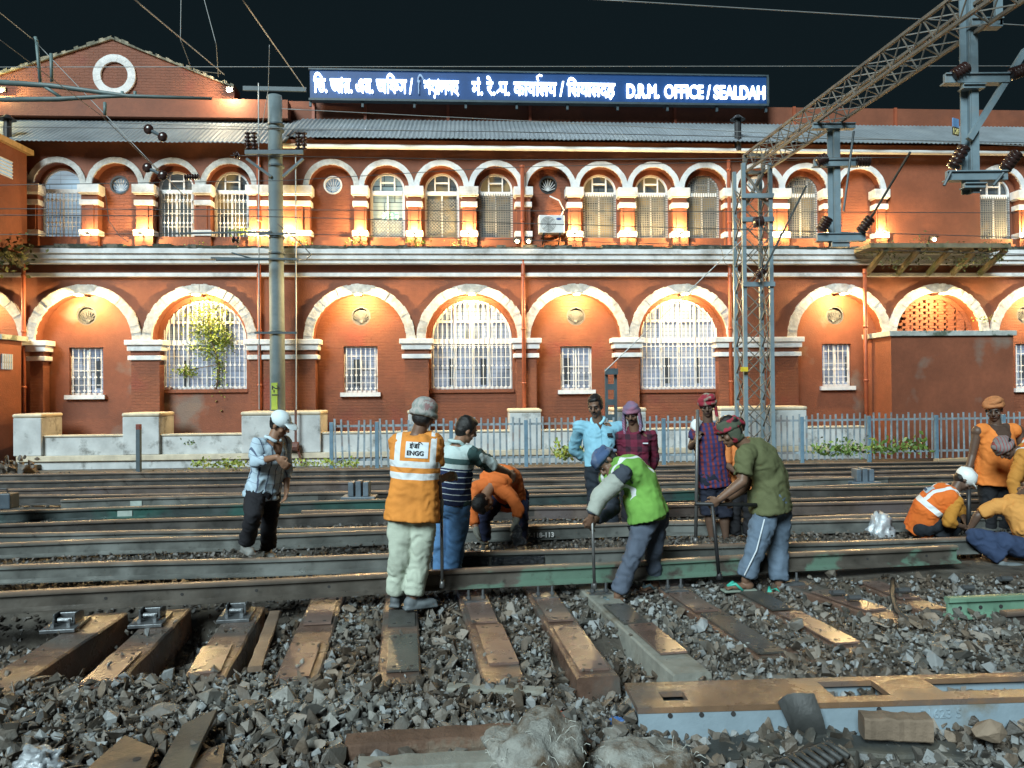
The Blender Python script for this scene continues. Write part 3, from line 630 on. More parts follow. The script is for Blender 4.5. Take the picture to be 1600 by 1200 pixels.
# ---------------- ground sheet
def hgt(x, y):
    h = -.045 + .03 * noise.noise(Vector((x * .6, y * .6, 3))) + .02 * noise.noise(Vector((x * 2.1, y * 2.1, 8)))
    def sm(a, b, v): t = min(1, max(0, (v - a) / (b - a))); return t * t * (3 - 2 * t)
    pit = (1 - sm(-2.0, -1.5, x)) * sm(4.75, 5.1, y) * (1 - sm(6.1, 6.5, y)); h -= .24 * pit
    h += .055 * (1 - sm(3.9, 4.7, y)) * (1 - sm(-.8, .2, x)); h += .03 * (1 - sm(4.4, 4.9, y)) * (1 - sm(.2, .9, x)); h += .03 * sm(1.0, 1.6, x) * (1 - sm(5.5, 6.2, y)) * sm(4.4, 4.7, y)
    if y > 6.6: h += .06 * sm(6.6, 7.2, y)
    if y > 13: h += .05 * sm(13, 16, y)
    if y < 4.3: h -= .07 * sm(.55, .8, x) * (1 - sm(4.05, 4.25, y))
    if .25 < x < 1.1 and 4.3 < y < 5.6: h -= .1
    return h
M_GROUND = mat('oily_earth', (.075, .066, .055), .8, .5, 6, .6, 18, (.09, .075, .055), 1.2, .5, .65, rlo=.35)
gx = sorted(set([-400, -150, -60, -30, -16] + [-10 + i * .2 for i in range(111)] + [16, 30, 60, 150, 400])); gy = sorted(set([-60, -20, -5, 1] + [2.6 + i * .16 for i in range(90)] + [17, 18, 19.5, 30, 60, 150, 500]))
vs = [(x, y, hgt(x, y) if -10 < x < 12 and y < 17 else (-.04 if y > 16 else -.09)) for y in gy for x in gx]; nx = len(gx)
g = MB(); g.add(vs, [(j * nx + i, j * nx + i + 1, (j + 1) * nx + i + 1, (j + 1) * nx + i) for j in range(len(gy) - 1) for i in range(nx - 1)])
tag(g.build('ground', M_GROUND, smooth=True), kind='structure')
# ---------------- rails
RP = [(-.068, 0), (.068, 0), (.068, .012), (.010, .030), (.008, .108), (.034, .122), (.034, .150), (.026, .156), (-.026, .156), (-.034, .150), (-.034, .122), (-.008, .108), (-.010, .030), (-.068, .012)]
RH = .156
def railmat(name, side, patch=None, lo=.55, hi=.6, psc=.9, head=(.27, .19, .14), xr=None):
    n = NB(name, .45); c = n.mix(n.rng(n.noise(4, 6), .35, .7, 0, 1), tuple(q * .7 for q in side), tuple(q * 1.35 for q in side))
    if patch:
        k = n.rng(n.noise(psc, 5), lo, hi, 0, .9)
        if xr: k = n.ma('MULTIPLY', k, n.rng(n.x, *xr, 0, 1))
        c = n.mix(k, c, patch)
    c = n.mix(n.rng(n.noise(13, 6), .6, .72, 0, .7), c, tuple(q * .45 for q in side))
    c = n.mix(n.rng(n.z, .128, .15, 0, .75), c, head)
    n.nt.links.new(n.rng(n.noise(5, 4), .3, .7, .25, .6), n.b.inputs['Roughness']); n.b.inputs['Metallic'].default_value = .25
    n.bump(n.noise(30, 6), .25, .01); return n.out(c)
MR_GREY = railmat('weathered_grey_rail', (.125, .13, .122), (.2, .21, .2)); MR_BROWN = railmat('brown_rail_steel', (.11, .088, .078), (.12, .1, .1))
MR_GREEN = railmat('green_painted_rail', (.10, .088, .075), (.14, .235, .18), .48, .52, 1.8, xr=(-.3, .1)); MR_DARK = railmat('dark_rail_steel', (.062, .058, .054), (.11, .10, .09))
MR_TEAL = railmat('dark_teal_rail', (.045, .06, .06), (.03, .1, .085), .48, .55, .7); MR_ALLG = railmat('bright_green_rail', (.2, .36, .26), (.15, .22, .17), .55, .6, 3, (.2, .3, .2))
RAILS = {}
def sweep(mb, path, prof, h0=0):
    n = len(prof); b = len(mb.v)
    for i, (p, t) in enumerate(path):
        nrm = Vector((t.y, -t.x, 0)).normalized()
        for (a, z) in prof: mb.v.append(tuple(p + nrm * a + Vector((0, 0, z))))
    for i in range(len(path) - 1):
        for k in range(n): mb.f.append((b + i * n + k, b + i * n + (k + 1) % n, b + (i + 1) * n + (k + 1) % n, b + (i + 1) * n + k)); mb.m.append(0)
    mb.f += [tuple(b + k for k in range(n)), tuple(b + (len(path) - 1) * n + k for k in range(n))[::-1]]; mb.m += [0, 0]
def rail(key, ya, yb, zb, m, label, xa=-220, xb=1840, ya_x=0, yb_x=1600, h=RH):
    A = G(ya_x, ya, zb + h); B = G(yb_x, yb, zb + h); d = (B - A).normalized()
    def at(px):
        r = ray(px, 600); t = A + d * 0; # solve X/Y = r.x/r.y
        k = r.x / r.y; s = (k * A.y - A.x) / (d.x - k * d.y); return A + d * s
    p0, p1 = at(xa), at(xb); p0.z = p1.z = zb
    RAILS[key] = (p0, d, zb, h)
    t = thing('rail', label, 'rail', (p0 + p1) / 2, math.atan2(d.y, d.x))
    L_ = (p1 - p0).length; n = max(2, int(L_ / .4)); g = MB(); rr = random.Random(hash(key) % 99 if False else ord(key[0]))
    pr = [(a, z * h / RH) for a, z in RP]
    path = [(p0 + d * (L_ * i / n) + Vector((0, 0, .004 * math.sin(i * .9 + ord(key[0])))), d) for i in range(n + 1)]
    sweep(g, path, pr); g.build('rail_bar', m, t, bevel=0)
    return t
def on_rail(key, px, side=0, z=0):
    p0, d, zb, h = RAILS[key]; k = (ray(px, 760).x / ray(px, 760).y); s = (k * p0.y - p0.x) / (d.x - k * d.y); nrm = Vector((d.y, -d.x, 0))
    q = p0 + d * s + nrm * side; q.z = zb + z; return q
TI = rail('i', 925, 846, .10, MR_GREEN, 'long brown and green running rail, nearest one of the yard', xb=1490)
TH = rail('h', 883, 837, .09, MR_GREY, 'weathered grey rail just behind the nearest rail')
TG = rail('g', 848, 796, .05, MR_GREY, 'grey rail behind the bent orange-shirted worker')
TF = rail('f', 818, 768, .05, MR_DARK, 'dark polished rail crossing behind the cap man, with bolt holes')
TE = rail('e', 798, 749, .05, MR_TEAL, 'dark teal painted rail with one pale painted length')
TD = rail('d', 783, 738, .05, MR_GREY, 'grey rail starting abruptly at the left, fifth row from the front', xa=95)
rail('c', 764, 731, .05, MR_BROWN, 'brown rail with chalk ticks, sixth row from the front')
rail('b', 752, 725, .05, MR_DARK, 'dark rail of the seventh row, near the fence')
rail('a', 741, 719, .05, MR_DARK, 'dark rail of the back row, below the boundary wall')
rail('z', 774, 758, .05, MR_DARK, 'dark rail stacked between the middle rows')
rail('y', 806, 779, .05, MR_BROWN, 'brown rail lying between the polished rail and the grey one', xa=470)
rail('x', 833, 806, .04, MR_GREY, 'low grey rail just behind the digging gang')
rail('w', 757, 742, .05, MR_DARK, 'dark rail lying in the back rows behind the blue shirt man', xa=430)
# painted lengths, joints and fishplates
M_PALE = mat('pale_paint_patch', (.34, .4, .37), .6, .2, 9, .1); M_TAR = mat('wet_tar_grease', (.012, .014, .018), .25, .5, 20, 1, 60, rlo=.08)
for key, par, a, b in (('e', TE, 184, 207), ('d', TD, 204, 222), ('h', TH, -5, -4)):
    if a < 0: continue
    p, q = on_rail(key, a), on_rail(key, b); d = RAILS[key][1]; nrm = Vector((d.y, -d.x, 0)); g = MB(); c = (p + q) / 2 + nrm * .014 + Vector((0, 0, .067)); g.box(c, ((q - p).length, .014, .075), Matrix.Rotation(math.atan2(d.y, d.x), 3, 'Z')); g.build('painted_joint', M_PALE, par)
def fish(key, par, a, b, m, name='fishplate', bolts=4):
    p, q = on_rail(key, a), on_rail(key, b); d = RAILS[key][1]; nrm = Vector((d.y, -d.x, 0)); RM = Matrix.Rotation(math.atan2(d.y, d.x), 3, 'Z'); g = MB(); c = (p + q) / 2 + nrm * .024; c.z += .066
    g.box(c, ((q - p).length, .03, .074), RM); o = g.build(name, m, par, bevel=.004)
    for i in range(bolts):
        f = (i + .5) / bolts; g = MB(); z = p + (q - p) * f + nrm * .036; z.z += .066; g.tube([z, z + nrm * .03], .014, 6); g.build('bolt', m, o)
fish('h', TH, 672, 762, M_TAR, bolts=3); fish('h', TH, 766, 848, M_TAR, bolts=3)
fish('f', TF, 1245, 1420, MR_DARK, bolts=6)
for px in (165, 284, 513, 400, 1353, 1445): 
    g = MB(); c = on_rail('i', px, .009); d = RAILS['i'][1]; nrm = Vector((d.y, -d.x, 0)); c.z += .07; g.tube([c, c + nrm * .003], .012, 10); g.build('bolt_hole', M_DGREY, TI)
# chalked number on the grey rail
me, a = textmesh('7-118-113', .075, .002, .003); q = on_rail('g', 822, .05); d = RAILS['g'][1]; RM = Matrix.Rotation(math.atan2(d.y, d.x), 4, 'Z') @ Matrix.Rotation(R(90), 4, 'X'); q.z += .03
me.transform(Matrix.Translation(q + Vector((0, -.02, 0))) @ RM); link(me, 'chalk_number', M_FRAME, TG)
# ---------------- concrete sleepers
M_SLP = mat('wet_brown_sleeper', (.13, .078, .057), .5, .35, 6, .35, 30, (.10, .09, .08), 2, .5, .65, rlo=.12, rsc=5)
M_SLPG = mat('grey_cast_concrete', (.24, .24, .21), .8, .25, 6, .4, 25, (.14, .12, .09), 2.5, .5, .65)
def pad_mat():
    n = NB('ribbed_rubber_pad', .35); c = n.mix(n.rng(n.noise(5, 5), .35, .65, 0, 1), (.125, .08, .066), (.20, .135, .112)); h = n.ma('SINE', n.ma('MULTIPLY', n.y, 330)); n.bump(h, .35, .004)
    n.nt.links.new(n.rng(n.noise(4, 4), .35, .65, .15, .45), n.b.inputs['Roughness']); return n.out(c)
for k_ in (M_SLP,): k_.node_tree.nodes['Principled BSDF'].inputs['Coat Weight'].default_value = .25; k_.node_tree.nodes['Principled BSDF'].inputs['Coat Roughness'].default_value = .3
M_PAD = pad_mat(); M_PAD.node_tree.nodes['Principled BSDF'].inputs['Coat Weight'].default_value = .6; M_PAD.node_tree.nodes['Principled BSDF'].inputs['Coat Roughness'].default_value = .25; M_STEEL = mat('greased_steel', (.16, .17, .18), .35, .3, 10, .2, metal=.6)
M_PADG = mat('grey_rubber_pad', (.07, .068, .062), .35, .3, 6, .2, 40, rlo=.2)
SLP = []
def sleeper(a, b, w, label, z=0, pads=(), h=.22, end=.0, m=None):
    A, B = G(*a, z), G(*b, z); d = (A - B).normalized(); A2 = A + d * .55; ang = math.atan2(d.y, d.x) - math.pi / 2
    t = thing('sleeper', label, 'sleeper', (A + B) / 2 - Vector((0, 0, h)), ang, 'concrete sleepers under the nearest rail')
    L_ = (A2 - B).length; c = (A2 + B) / 2; X = Vector((d.y, -d.x, 0)); g = MB(); rr = random.Random(int(a[0]))
    rings = []
    n = 10
    for i in range(n + 1):
        p = B + (A2 - B) * (i / n); e = w / 2 * (1 + rr.uniform(-.025, .025)); dz = rr.uniform(-.006, .004)
        rings.append([p + X * (-e * 1.12) + Vector((0, 0, -h)), p + X * (-e) + Vector((0, 0, dz - .012)), p + X * (-e + .012) + Vector((0, 0, dz)), p + X * (e - .012) + Vector((0, 0, dz)), p + X * e + Vector((0, 0, dz - .012)), p + X * (e * 1.12) + Vector((0, 0, -h))])
    for i in range(n):
        k = len(g.v); g.add(rings[i] + rings[i + 1], [(0, 1, 7, 6), (1, 2, 8, 7), (2, 3, 9, 8), (3, 4, 10, 9), (4, 5, 11, 10)])
    g.add(rings[0], [(0, 1, 2, 3, 4, 5)]); g.build('concrete_body', m or M_SLP, t)
    for (f0, f1, off, rot, pm) in pads:
        p = A + (B - A) * ((f0 + f1) / 2) + X * off; g = MB(); g.box(p + Vector((0, 0, .011)), (w * .74, (B - A).length * (f1 - f0), .014), Matrix.Rotation(ang + R(rot), 3, 'Z')); o = g.build('rubber_pad', pm, t)
        for s in (-1, 1):
            for e in (-.42, .42):
                q = p - d * ((B - A).length * (f1 - f0) * e) + X * (s * w * .2); MB().tube([q + Vector((0, 0, .0175)), q + Vector((0, 0, .0195))], .014, 8).build('pad_hole', M_DGREY, o)
    SLP.append((A2, B, w)); return t
sleeper((118, 992), (-30, 1085), .27, 'concrete sleeper nearest the left edge, over the dark pit', pads=())
sleeper((238, 985), (150, 1070), .25, 'sleeper with a ribbed pad at its near end, second from the left edge', pads=((.5, 1., 0, 0, M_PAD),))
sleeper((368, 980), (318, 1058), .26, 'sleeper third from the left edge, half buried in stones', pads=((.45, .95, -.02, 3, M_PAD),))
sleeper((508, 942), (462, 1062), .27, 'sleeper with two pinkish pads left of the orange vest man', pads=((.02, .36, .0, 1, M_PAD), (.62, 1.0, -.02, 0, M_PAD)))
sleeper((626, 950), (624, 1066), .27, 'sleeper under the shoes of the orange vest man', pads=((.0, .32, .01, 0, M_PADG), (.46, .9, .02, 0, M_PADG)))
sleeper((741, 935), (790, 1066), .26, 'sleeper with brown pads right of the orange vest man', pads=((.0, .38, .01, 0, M_PAD), (.42, .85, .03, 0, M_PAD)))
sleeper((848, 928), (935, 1058), .26, 'sleeper with shiny ribbed pads left of the green vest man', pads=((.06, .42, .0, 0, M_PAD), (.5, .95, .0, 0, M_PAD)), m=M_SLP)
sleeper((950, 938), (1082, 1052), .25, 'sleeper showing its pale side and blunt end below the green vest man', z=.02, pads=((.1, .4, .0, 0, M_PADG), (.42, .8, .02, 0, M_PAD)), h=.24, m=M_SLPG)
sleeper((1050, 918), (1218, 1030), .26, 'sleeper with one orange pad between the green vest and olive shirt men', pads=((.12, .42, -.02, 0, M_PAD), (.45, .95, .0, 0, M_PADG)))
sleeper((1150, 915), (1345, 1018), .25, 'sleeper under the sandals of the olive shirt man', pads=((.1, .45, 0, 0, M_PADG), (.5, .92, .0, 0, M_PAD)))
sleeper((1245, 912), (1420, 972), .27, 'sleeper with loose clips lying on it, left of the curved hose', pads=((.25, .75, 0, 0, M_PAD),))
sleeper((1345, 905), (1460, 952), .25, 'far right sleeper crossed by the curved hose', pads=((.15, .7, 0, 0, M_PAD),))
# chairs on the first three sleepers, bolts on others
def chair(px, py, label, s=1.):
    c = on_rail('i', px, .1); c.z = 0; t = thing('rail_chair', label, 'rail chair', c, math.atan2(RAILS['i'][1].y, RAILS['i'][1].x), 'steel rail chairs')
    d = RAILS['i'][1]; n = Vector((d.y, -d.x, 0)); RM = Matrix((d, -n, Vector((0, 0, 1)))).transposed()
    def bx(mb, o, sz): mb.box(c + d * o[0] + n * o[1] + Vector((0, 0, o[2])), sz, RM)
    g = MB(); bx(g, (0, .02, .014), (.24, .34, .026)); g.build('base_plate', M_STEEL, t, bevel=.004)
    g = MB(); bx(g, (0, -.1, .062), (.12, .16, .07)); bx(g, (-.07, -.02, .06), (.015, .16, .09)); bx(g, (.07, -.02, .06), (.015, .16, .09)); g.build('jaw', M_STEEL, t, bevel=.006)
    for s_ in (-1, 1):
        g = MB(); q = c + d * (.055 * s_) + n * .1 + Vector((0, 0, .027)); g.tube([q, q + Vector((0, 0, .022))], .024, 6); g.tube([q, q + Vector((0, 0, .05))], .011, 8); g.build('bolt', M_STEEL, t)
    g = MB(); q = c + n * .03 + Vector((0, 0, .055)); g.tube([q - d * .05, q + d * .05], .02, 8); g.build('clip', M_STEEL, t)
chair(112, 985, 'rail chair on the leftmost sleeper over the pit'); chair(242, 980, 'rail chair on the second sleeper from the left'); chair(373, 972, 'rail chair on the third sleeper from the left')
for px, nm in ((740, 'right of the orange vest man'), (847, 'left of the green vest man'), (930, 'beside the rod of the green vest man'), (1046, 'behind the green vest man'), (1225, 'behind the olive shirt man')):
    c = on_rail('i', px, .09); c.z = .0; d = RAILS['i'][1]; t = thing('rail_fastening', 'upright bolt pair under the rail ' + nm, 'fastening', c, 0, 'bolt pairs under the rail')
    g = MB(); g.box(c + Vector((0, 0, .012)), (.2, .14, .02), Matrix.Rotation(math.atan2(d.y, d.x), 3, 'Z')); g.build('plate', M_STEEL, t)
    for s_ in (-1, 1):
        q = c + d * .06 * s_; g = MB(); g.tube([q, q + Vector((0, 0, .1))], .011, 8); g.tube([q + Vector((0, 0, .03)), q + Vector((0, 0, .05))], .022, 6); g.build('bolt', M_STEEL, t)
# ---------------- ballast stones
def hullverts(rnd, k):
    bm = bmesh.new(); pts = []
    for _ in range(k):
        v = Vector((rnd.gauss(0, 1), rnd.gauss(0, 1), rnd.gauss(0, 1))).normalized() * rnd.uniform(.7, 1.05); v.x *= rnd.uniform(.85, 1.35); v.z *= .7; pts.append(bm.verts.new(v))
    r_ = bmesh.ops.convex_hull(bm, input=pts); bmesh.ops.delete(bm, geom=[e for e in r_['geom_interior'] if isinstance(e, bmesh.types.BMVert)], context='VERTS')
    bm.verts.ensure_lookup_table(); bm.normal_update(); vs = np.array([v.co[:] for v in bm.verts]); bm.verts.index_update(); fs = [[v.index for v in f.verts] for f in bm.faces]; bm.free(); return vs, np.array(fs)
_r = random.Random(21); VAR = [hullverts(_r, 10) for _ in range(16)]; BIG = [hullverts(_r, 24) for _ in range(8)]
def stones(name, m, pts, kind='stuff', var=VAR):
    rng_ = np.random.default_rng(5); V = []; Fs = []; n = 0
    for k, (vs, fs) in enumerate(var):
        sel = pts[k::len(var)]
        if not len(sel): continue
        sel = np.array(sel); m_ = len(sel)
        q = rng_.normal(size=(m_, 4)); q /= np.linalg.norm(q, axis=1, keepdims=True); a, b, c, d = q.T
        Rm = np.stack([1 - 2 * (c * c + d * d), 2 * (b * c - a * d), 2 * (b * d + a * c), 2 * (b * c + a * d), 1 - 2 * (b * b + d * d), 2 * (c * d - a * b), 2 * (b * d - a * c), 2 * (c * d + a * b), 1 - 2 * (b * b + c * c)], 1).reshape(-1, 3, 3)
        vv = np.einsum('nij,kj->nki', Rm, vs) * sel[:, 3][:, None, None] + sel[:, None, :3]
        V.append(vv.reshape(-1, 3)); Fs.append((fs[None] + (np.arange(m_) * len(vs))[:, None, None] + n).reshape(-1, 3)); n += m_ * len(vs)
    V = np.concatenate(V); Fs = np.concatenate(Fs); me = bpy.data.meshes.new(name); me.vertices.add(len(V)); me.vertices.foreach_set('co', V.ravel()); me.loops.add(Fs.size); me.loops.foreach_set('vertex_index', Fs.ravel().astype(np.int32))
    me.polygons.add(len(Fs)); me.polygons.foreach_set('loop_start', np.arange(0, Fs.size, 3, dtype=np.int32)); me.polygons.foreach_set('loop_total', np.full(len(Fs), 3, dtype=np.int32)); me.update(calc_edges=True); me.validate(); me.shade_flat()
    return tag(link(me, name, m), kind=kind)
M_ST = mat('crushed_ballast', (.165, .162, .148), .65, .35, 12, .35, 60, (.095, .07, .05), 1.1, .40, .6, rlo=.22, rsc=2, island=.6, c2col3=(.25, .27, .28))
M_STB = mat('dirty_ballast', (.09, .078, .066), .75, .4, 10, .3, 50, (.11, .075, .05), 1.2, .5, .66, rlo=.25, rsc=2, island=.55, c2col3=(.13, .13, .13))
rnd = random.Random(77)
def on_sleeper(x, y, mrg):
    for A, B, w in SLP:
        d = (A - B); l = d.length; d = d / l; s = (Vector((x, y, 0)) - Vector((B.x, B.y, 0))).dot(d); t = abs((x - B.x) * d.y - (y - B.y) * d.x)
        if -mrg * .5 < s < l and t < w / 2 + mrg * .35: return True
    return False
pts = []
for layer in range(2):
    for _ in range(17500):
        y = 3.1 + 3.9 * rnd.random() ** 1.15; x = rnd.uniform(-.92, .92) * y
        lim = 6.0 + (x + 4) * .2
        if y > lim: continue
        near = max(0, min(1, (5.2 - y) / 1.5)); r = .020 * math.exp(rnd.gauss(0, .36)) * (1 + .15 * near) * (1.6 if rnd.random() < .03 + .05 * near else 1)
        if on_sleeper(x, y, r):
            if rnd.random() > .02: continue
            pts.append((x, y, .012 + r * .4, r * .7)); continue
        pts.append((x, y, hgt(x, y) + r * (.15 if layer == 0 else .8) + (.012 if layer else 0), r))
for _ in range(9000):
    y = 3.1 + 3.6 * rnd.random(); x = rnd.uniform(-.85, .85) * y
    if y > 6.0 + (x + 4) * .2: continue
    sl_ = on_sleeper(x, y, 0)
    if sl_ and rnd.random() > .06: continue
    r = rnd.uniform(.005, .013); pts.append((x, y, .008 if sl_ else hgt(x, y) + rnd.uniform(.02, .055), r))
rnd.shuffle(pts)
stones('ballast', M_ST, pts)
pts = []
for _ in range(900):
    y = 3.15 + 3.2 * rnd.random(); x = rnd.uniform(-.7, .7) * y
    if y > 5.9 + (x + 4) * .2 or on_sleeper(x, y, .03): continue
    pts.append((x, y, hgt(x, y) + .045, rnd.uniform(.022, .05)))
FLAT = [(np.array(v) * np.array([1.5, .9, .3]), f) for v, f in BIG]
stones('rubble_chips', mat('brown_rubble', (.15, .115, .085), .75, .4, 9, .5, 40, (.10, .10, .09), 1, .45, .6, rlo=.3, island=.6, c2col3=(.25, .22, .19)), pts, var=FLAT)
pts = []
for _ in range(20000):
    y = 5.6 + 4.6 * rnd.random(); x = rnd.uniform(-.92, .92) * y; lim = 6.0 + (x + 4) * .2
    if y < lim: continue
    r = rnd.uniform(.016, .034); pts.append((x, y, hgt(x, y) + rnd.choice((0, .02, .035)) + .005, r))
for _ in range(4500):
    y = 10.2 + 6.5 * rnd.random(); x = rnd.uniform(-.9, .9) * y; r = rnd.uniform(.02, .05); pts.append((x, y, hgt(x, y) + .0, r))
stones('dirty_ballast', M_STB, pts)
def rock(px, py, r, label, m, z=0, sq=(1, 1, .8), seed=0):
    vs, fs = BIG[seed % 8]; me = bpy.data.meshes.new('rock'); c = G(px, py, z); me.from_pydata([tuple(Vector((v[0] * sq[0], v[1] * sq[1], v[2] * sq[2])) * r) for v in vs], [], [tuple(f) for f in fs]); o = link(me, 'rock', m); o.location = c + Vector((0, 0, r * sq[2] * .55)); b = o.modifiers.new('bevel', 'BEVEL'); b.width = r * .06; b.segments = 2; return tag(o, label, 'rock')
M_TAN = mat('tan_stone', (.24, .18, .13), .8, .2, 8, .4, 30); M_PALER = mat('pale_stone', (.34, .36, .34), .7, .25, 10, .5, 30)
rock(1549, 1155, .085, 'rounded tan rock leaning on the grey-blue beam', M_TAN, .0, (1, .9, 1), 1)
rock(1003, 942, .065, 'pale greenish rock by the green vest man’s sandal', M_PALER, -.05, (1.2, 1, .6), 2)
rock(958, 1152, .06, 'small pale rock in front of the woven sack', M_PALER, 0, (1.2, 1, .7), 3)
rock(672, 1010, .07, 'grey flat stone between two sleepers right of the orange vest man', M_PALER, -.06, (1.3, .8, .5), 4)
rock(572, 1138, .07, 'glossy bluish rock beside the rotten plank', M_PALER, -.04, (1, 1, .8), 5)
rock(250, 1130, .11, 'big grey stone in the heap at the lower left', M_ST, 0, (1.2, 1, .8), 6)
rock(1390, 1000, .055, 'square tan stone near the right-hand beam', M_TAN, -.05, (1, 1, 1), 7); rock(1363, 1001, .05, 'orange-brown stone just left of the square tan stone', M_TAN, -.05, (1.4, 1, .7), 0)
rock(1170, 1022, .075, 'cream boulder at the end of the sleeper near the beam', M_PALER, -.06, (1, 1, .9), 1)
# ---------------- cast beam lower right
CBL = thing('cast_beam', 'long grey-blue cast beam with wet warm-lit top and square openings', 'beam', G(1300, 1140, -.06), 0)
zt = .09; p0, p1, p2, p3 = G(1014, 1106, zt), G(1700, 1086, zt), G(1690, 1052, zt), G(980, 1067, zt)
M_BEAM = mat('blue_grey_casting', (.24, .31, .36), .6, .16, 3, .2, 30, (.2, .19, .16), 2, .56, .68); M_BTOP = mat('warm_lit_wet_top', (.19, .115, .07), .4, .35, 3, .2, 30, (.15, .11, .09), 2.5, .5, .6, rlo=.12, rsc=4)  # warm top and cool side tints put the falling light into the colours
dX = (p1 - p0).normalized(); dY = ((p3 - p0) - dX * (p3 - p0).dot(dX)).normalized(); Lb = (p1 - p0).length; Wb = (p3 - p0).dot(dY)
def bl(u, v, z): return p0 + dX * u + dY * v + Vector((0, 0, z))
def bu(px, py): q = G(px, py, zt) - p0; return q.dot(dX), q.dot(dY)
holes = []
for a, b, v0, v1 in (((1030, 1083), (1068, 1083), .25, .6), ((1290, 1077), (1380, 1077), .22, .82), ((1460, 1072), (1640, 1072), .3, .82)): holes.append((bu(*a)[0], bu(*b)[0], Wb * v0, Wb * v1))
us = sorted({-.06, Lb} | {h[0] for h in holes} | {h[1] for h in holes}); g = MB(); T = .03
for a, b in zip(us[:-1], us[1:]):
    hh = [h for h in holes if h[0] < (a + b) / 2 < h[1]]; iv = [(0, Wb)] if not hh else [(0, hh[0][2]), (hh[0][3], Wb)]
    for v0, v1 in iv: g.add([bl(a, v0, -T), bl(b, v0, -T), bl(b, v1, -T), bl(a, v1, -T), bl(a, v0, 0), bl(b, v0, 0), bl(b, v1, 0), bl(a, v1, 0)], [(4, 5, 6, 7), (3, 2, 1, 0), (0, 1, 5, 4), (2, 3, 7, 6), (1, 2, 6, 5), (3, 0, 4, 7)])
g.build('top_plate', M_BTOP, CBL)
g = MB()
for v0, v1 in ((.004, .03), (Wb - .03, Wb - .004)): g.add([bl(u, v, z) for z in (-.19, -T - .002) for u, v in ((-.055, v0), (Lb, v0), (Lb, v1), (-.055, v1))], [(0, 1, 5, 4), (1, 2, 6, 5), (2, 3, 7, 6), (3, 0, 4, 7), (4, 5, 6, 7), (3, 2, 1, 0)])
g.add([bl(u, v, z) for z in (-.19, -T - .002) for u, v in ((-.055, .032), (-.03, .032), (-.03, Wb - .032), (-.055, Wb - .032))], [(0, 1, 5, 4), (1, 2, 6, 5), (2, 3, 7, 6), (3, 0, 4, 7), (4, 5, 6, 7), (3, 2, 1, 0)])
g.build('side_wall', M_BEAM, CBL)
g = MB(); g.add([bl(u, v, -.15) for u, v in ((-.03, .03), (Lb, .03), (Lb, Wb - .03), (-.03, Wb - .03))], [(0, 1, 2, 3)]); g.build('inner_floor', M_BEAM, CBL)
for px, py in ((1041, 1117), (1090, 1113), (1140, 1112), (1373, 1116)):
    u = bu(px, 1095)[0] + .0; c = bl(u, 0, -.045 - .0); n_ = -dY; g = MB(); g.tube([c + dY * .006, c + n_ * .0008], .013, 12); g.build('bolt_hole', M_DGREY, CBL)
me, a = textmesh('31623 5', .07, .002, .001); me.transform(Matrix.Translation(bl(bu(1440, 1095)[0], .002, -.1)) @ Matrix.Rotation(math.atan2(dX.y, dX.x), 4, 'Z') @ Matrix.Rotation(R(90), 4, 'X')); link(me, 'cast_number', M_BEAM, CBL)
# ---------------- debris
M_WOOD = mat('rotten_wood', (.13, .075, .05), .85, .4, 5, .7, 25, (.2, .17, .13), 3, .52, .65); M_RUB = mat('grey_rubber', (.045, .047, .046), .5, .3, 8, .3, 40); M_RUB2 = mat('dark_sheet', (.05, .053, .05), .55, .35, 4, .3, 30, (.09, .085, .07), 2, .5, .6)
def plank(a, b, w, h, z, name, label, cat, m, seg=12, rnd_=random.Random(4)):
    A, B = G(*a, z), G(*b, z); d = (B - A).normalized(); X = Vector((d.y, -d.x, 0)); g = MB(); rings = []
    for i in range(seg + 1):
        p = A + (B - A) * i / seg; e = w / 2 * rnd_.uniform(.9, 1.06); q = rnd_.uniform(-.15, .1) * h
        rings.append((p + Vector((0, 0, h / 2 + q * .3)), X, Vector((0, 0, 1)), e, h / 2 + q * .2))
    g.loft(rings, 12, 6); o = rebase(g.build(name, m)); return tag(o, label, cat)
plank((540, 1180), (800, 1163), .16, .08, .06, 'plank', 'rotten reddish plank lying left of the woven sack', 'plank', M_WOOD)
plank((560, 1212), (860, 1196), .14, .06, .06, 'plank', 'grey weathered plank at the bottom edge below the rotten plank', 'plank', M_SLPG)
plank((1346, 1150), (1452, 1156), .12, .12, -.02, 'timber_block', 'short brown timber block in front of the cast beam', 'timber', mat('sawn_timber', (.19, .14, .10), .85, .3, 5, .5, 30))
plank((-20, 742), (158, 722), .14, .12, -.02, 'log', 'pale log lying below the boundary wall at the left', 'log', mat('pale_log', (.26, .21, .15), .85, .3, 5, .5, 20)); plank((176, 728), (200, 727), .22, .2, -.05, 'log', 'short sawn log stub beside the grey marker post', 'log', bpy.data.materials['pale_log'])
plank((1462, 724), (1515, 722), .13, .1, .1, 'log', 'tan bamboo stub on the rails behind the crouching helmet man', 'log', mat('bamboo', (.36, .27, .17), .8, .2, 5, .4, 20))
plank((430, 962), (398, 1050), .085, .04, 0, 'wooden_wedge', 'narrow stepped wood strip between the third and fourth sleepers', 'wood strip', mat('wet_strip', (.2, .14, .1), .5, .3, 5, .3, 20))
plank((700, 1078), (850, 1084), .09, .03, .02, 'plank', 'thin pale board lying below the sleepers right of centre', 'plank', M_SLPG)
plank((1180, 1165), (1500, 1185), .2, .05, -.10, 'slab', 'dark weathered slab at the bottom edge below the beam', 'slab', M_RUB2)
plank((1055, 1195), (1300, 1150), .2, .05, -.10, 'slab', 'dark wet slab right of the flattened sack', 'slab', M_RUB2)
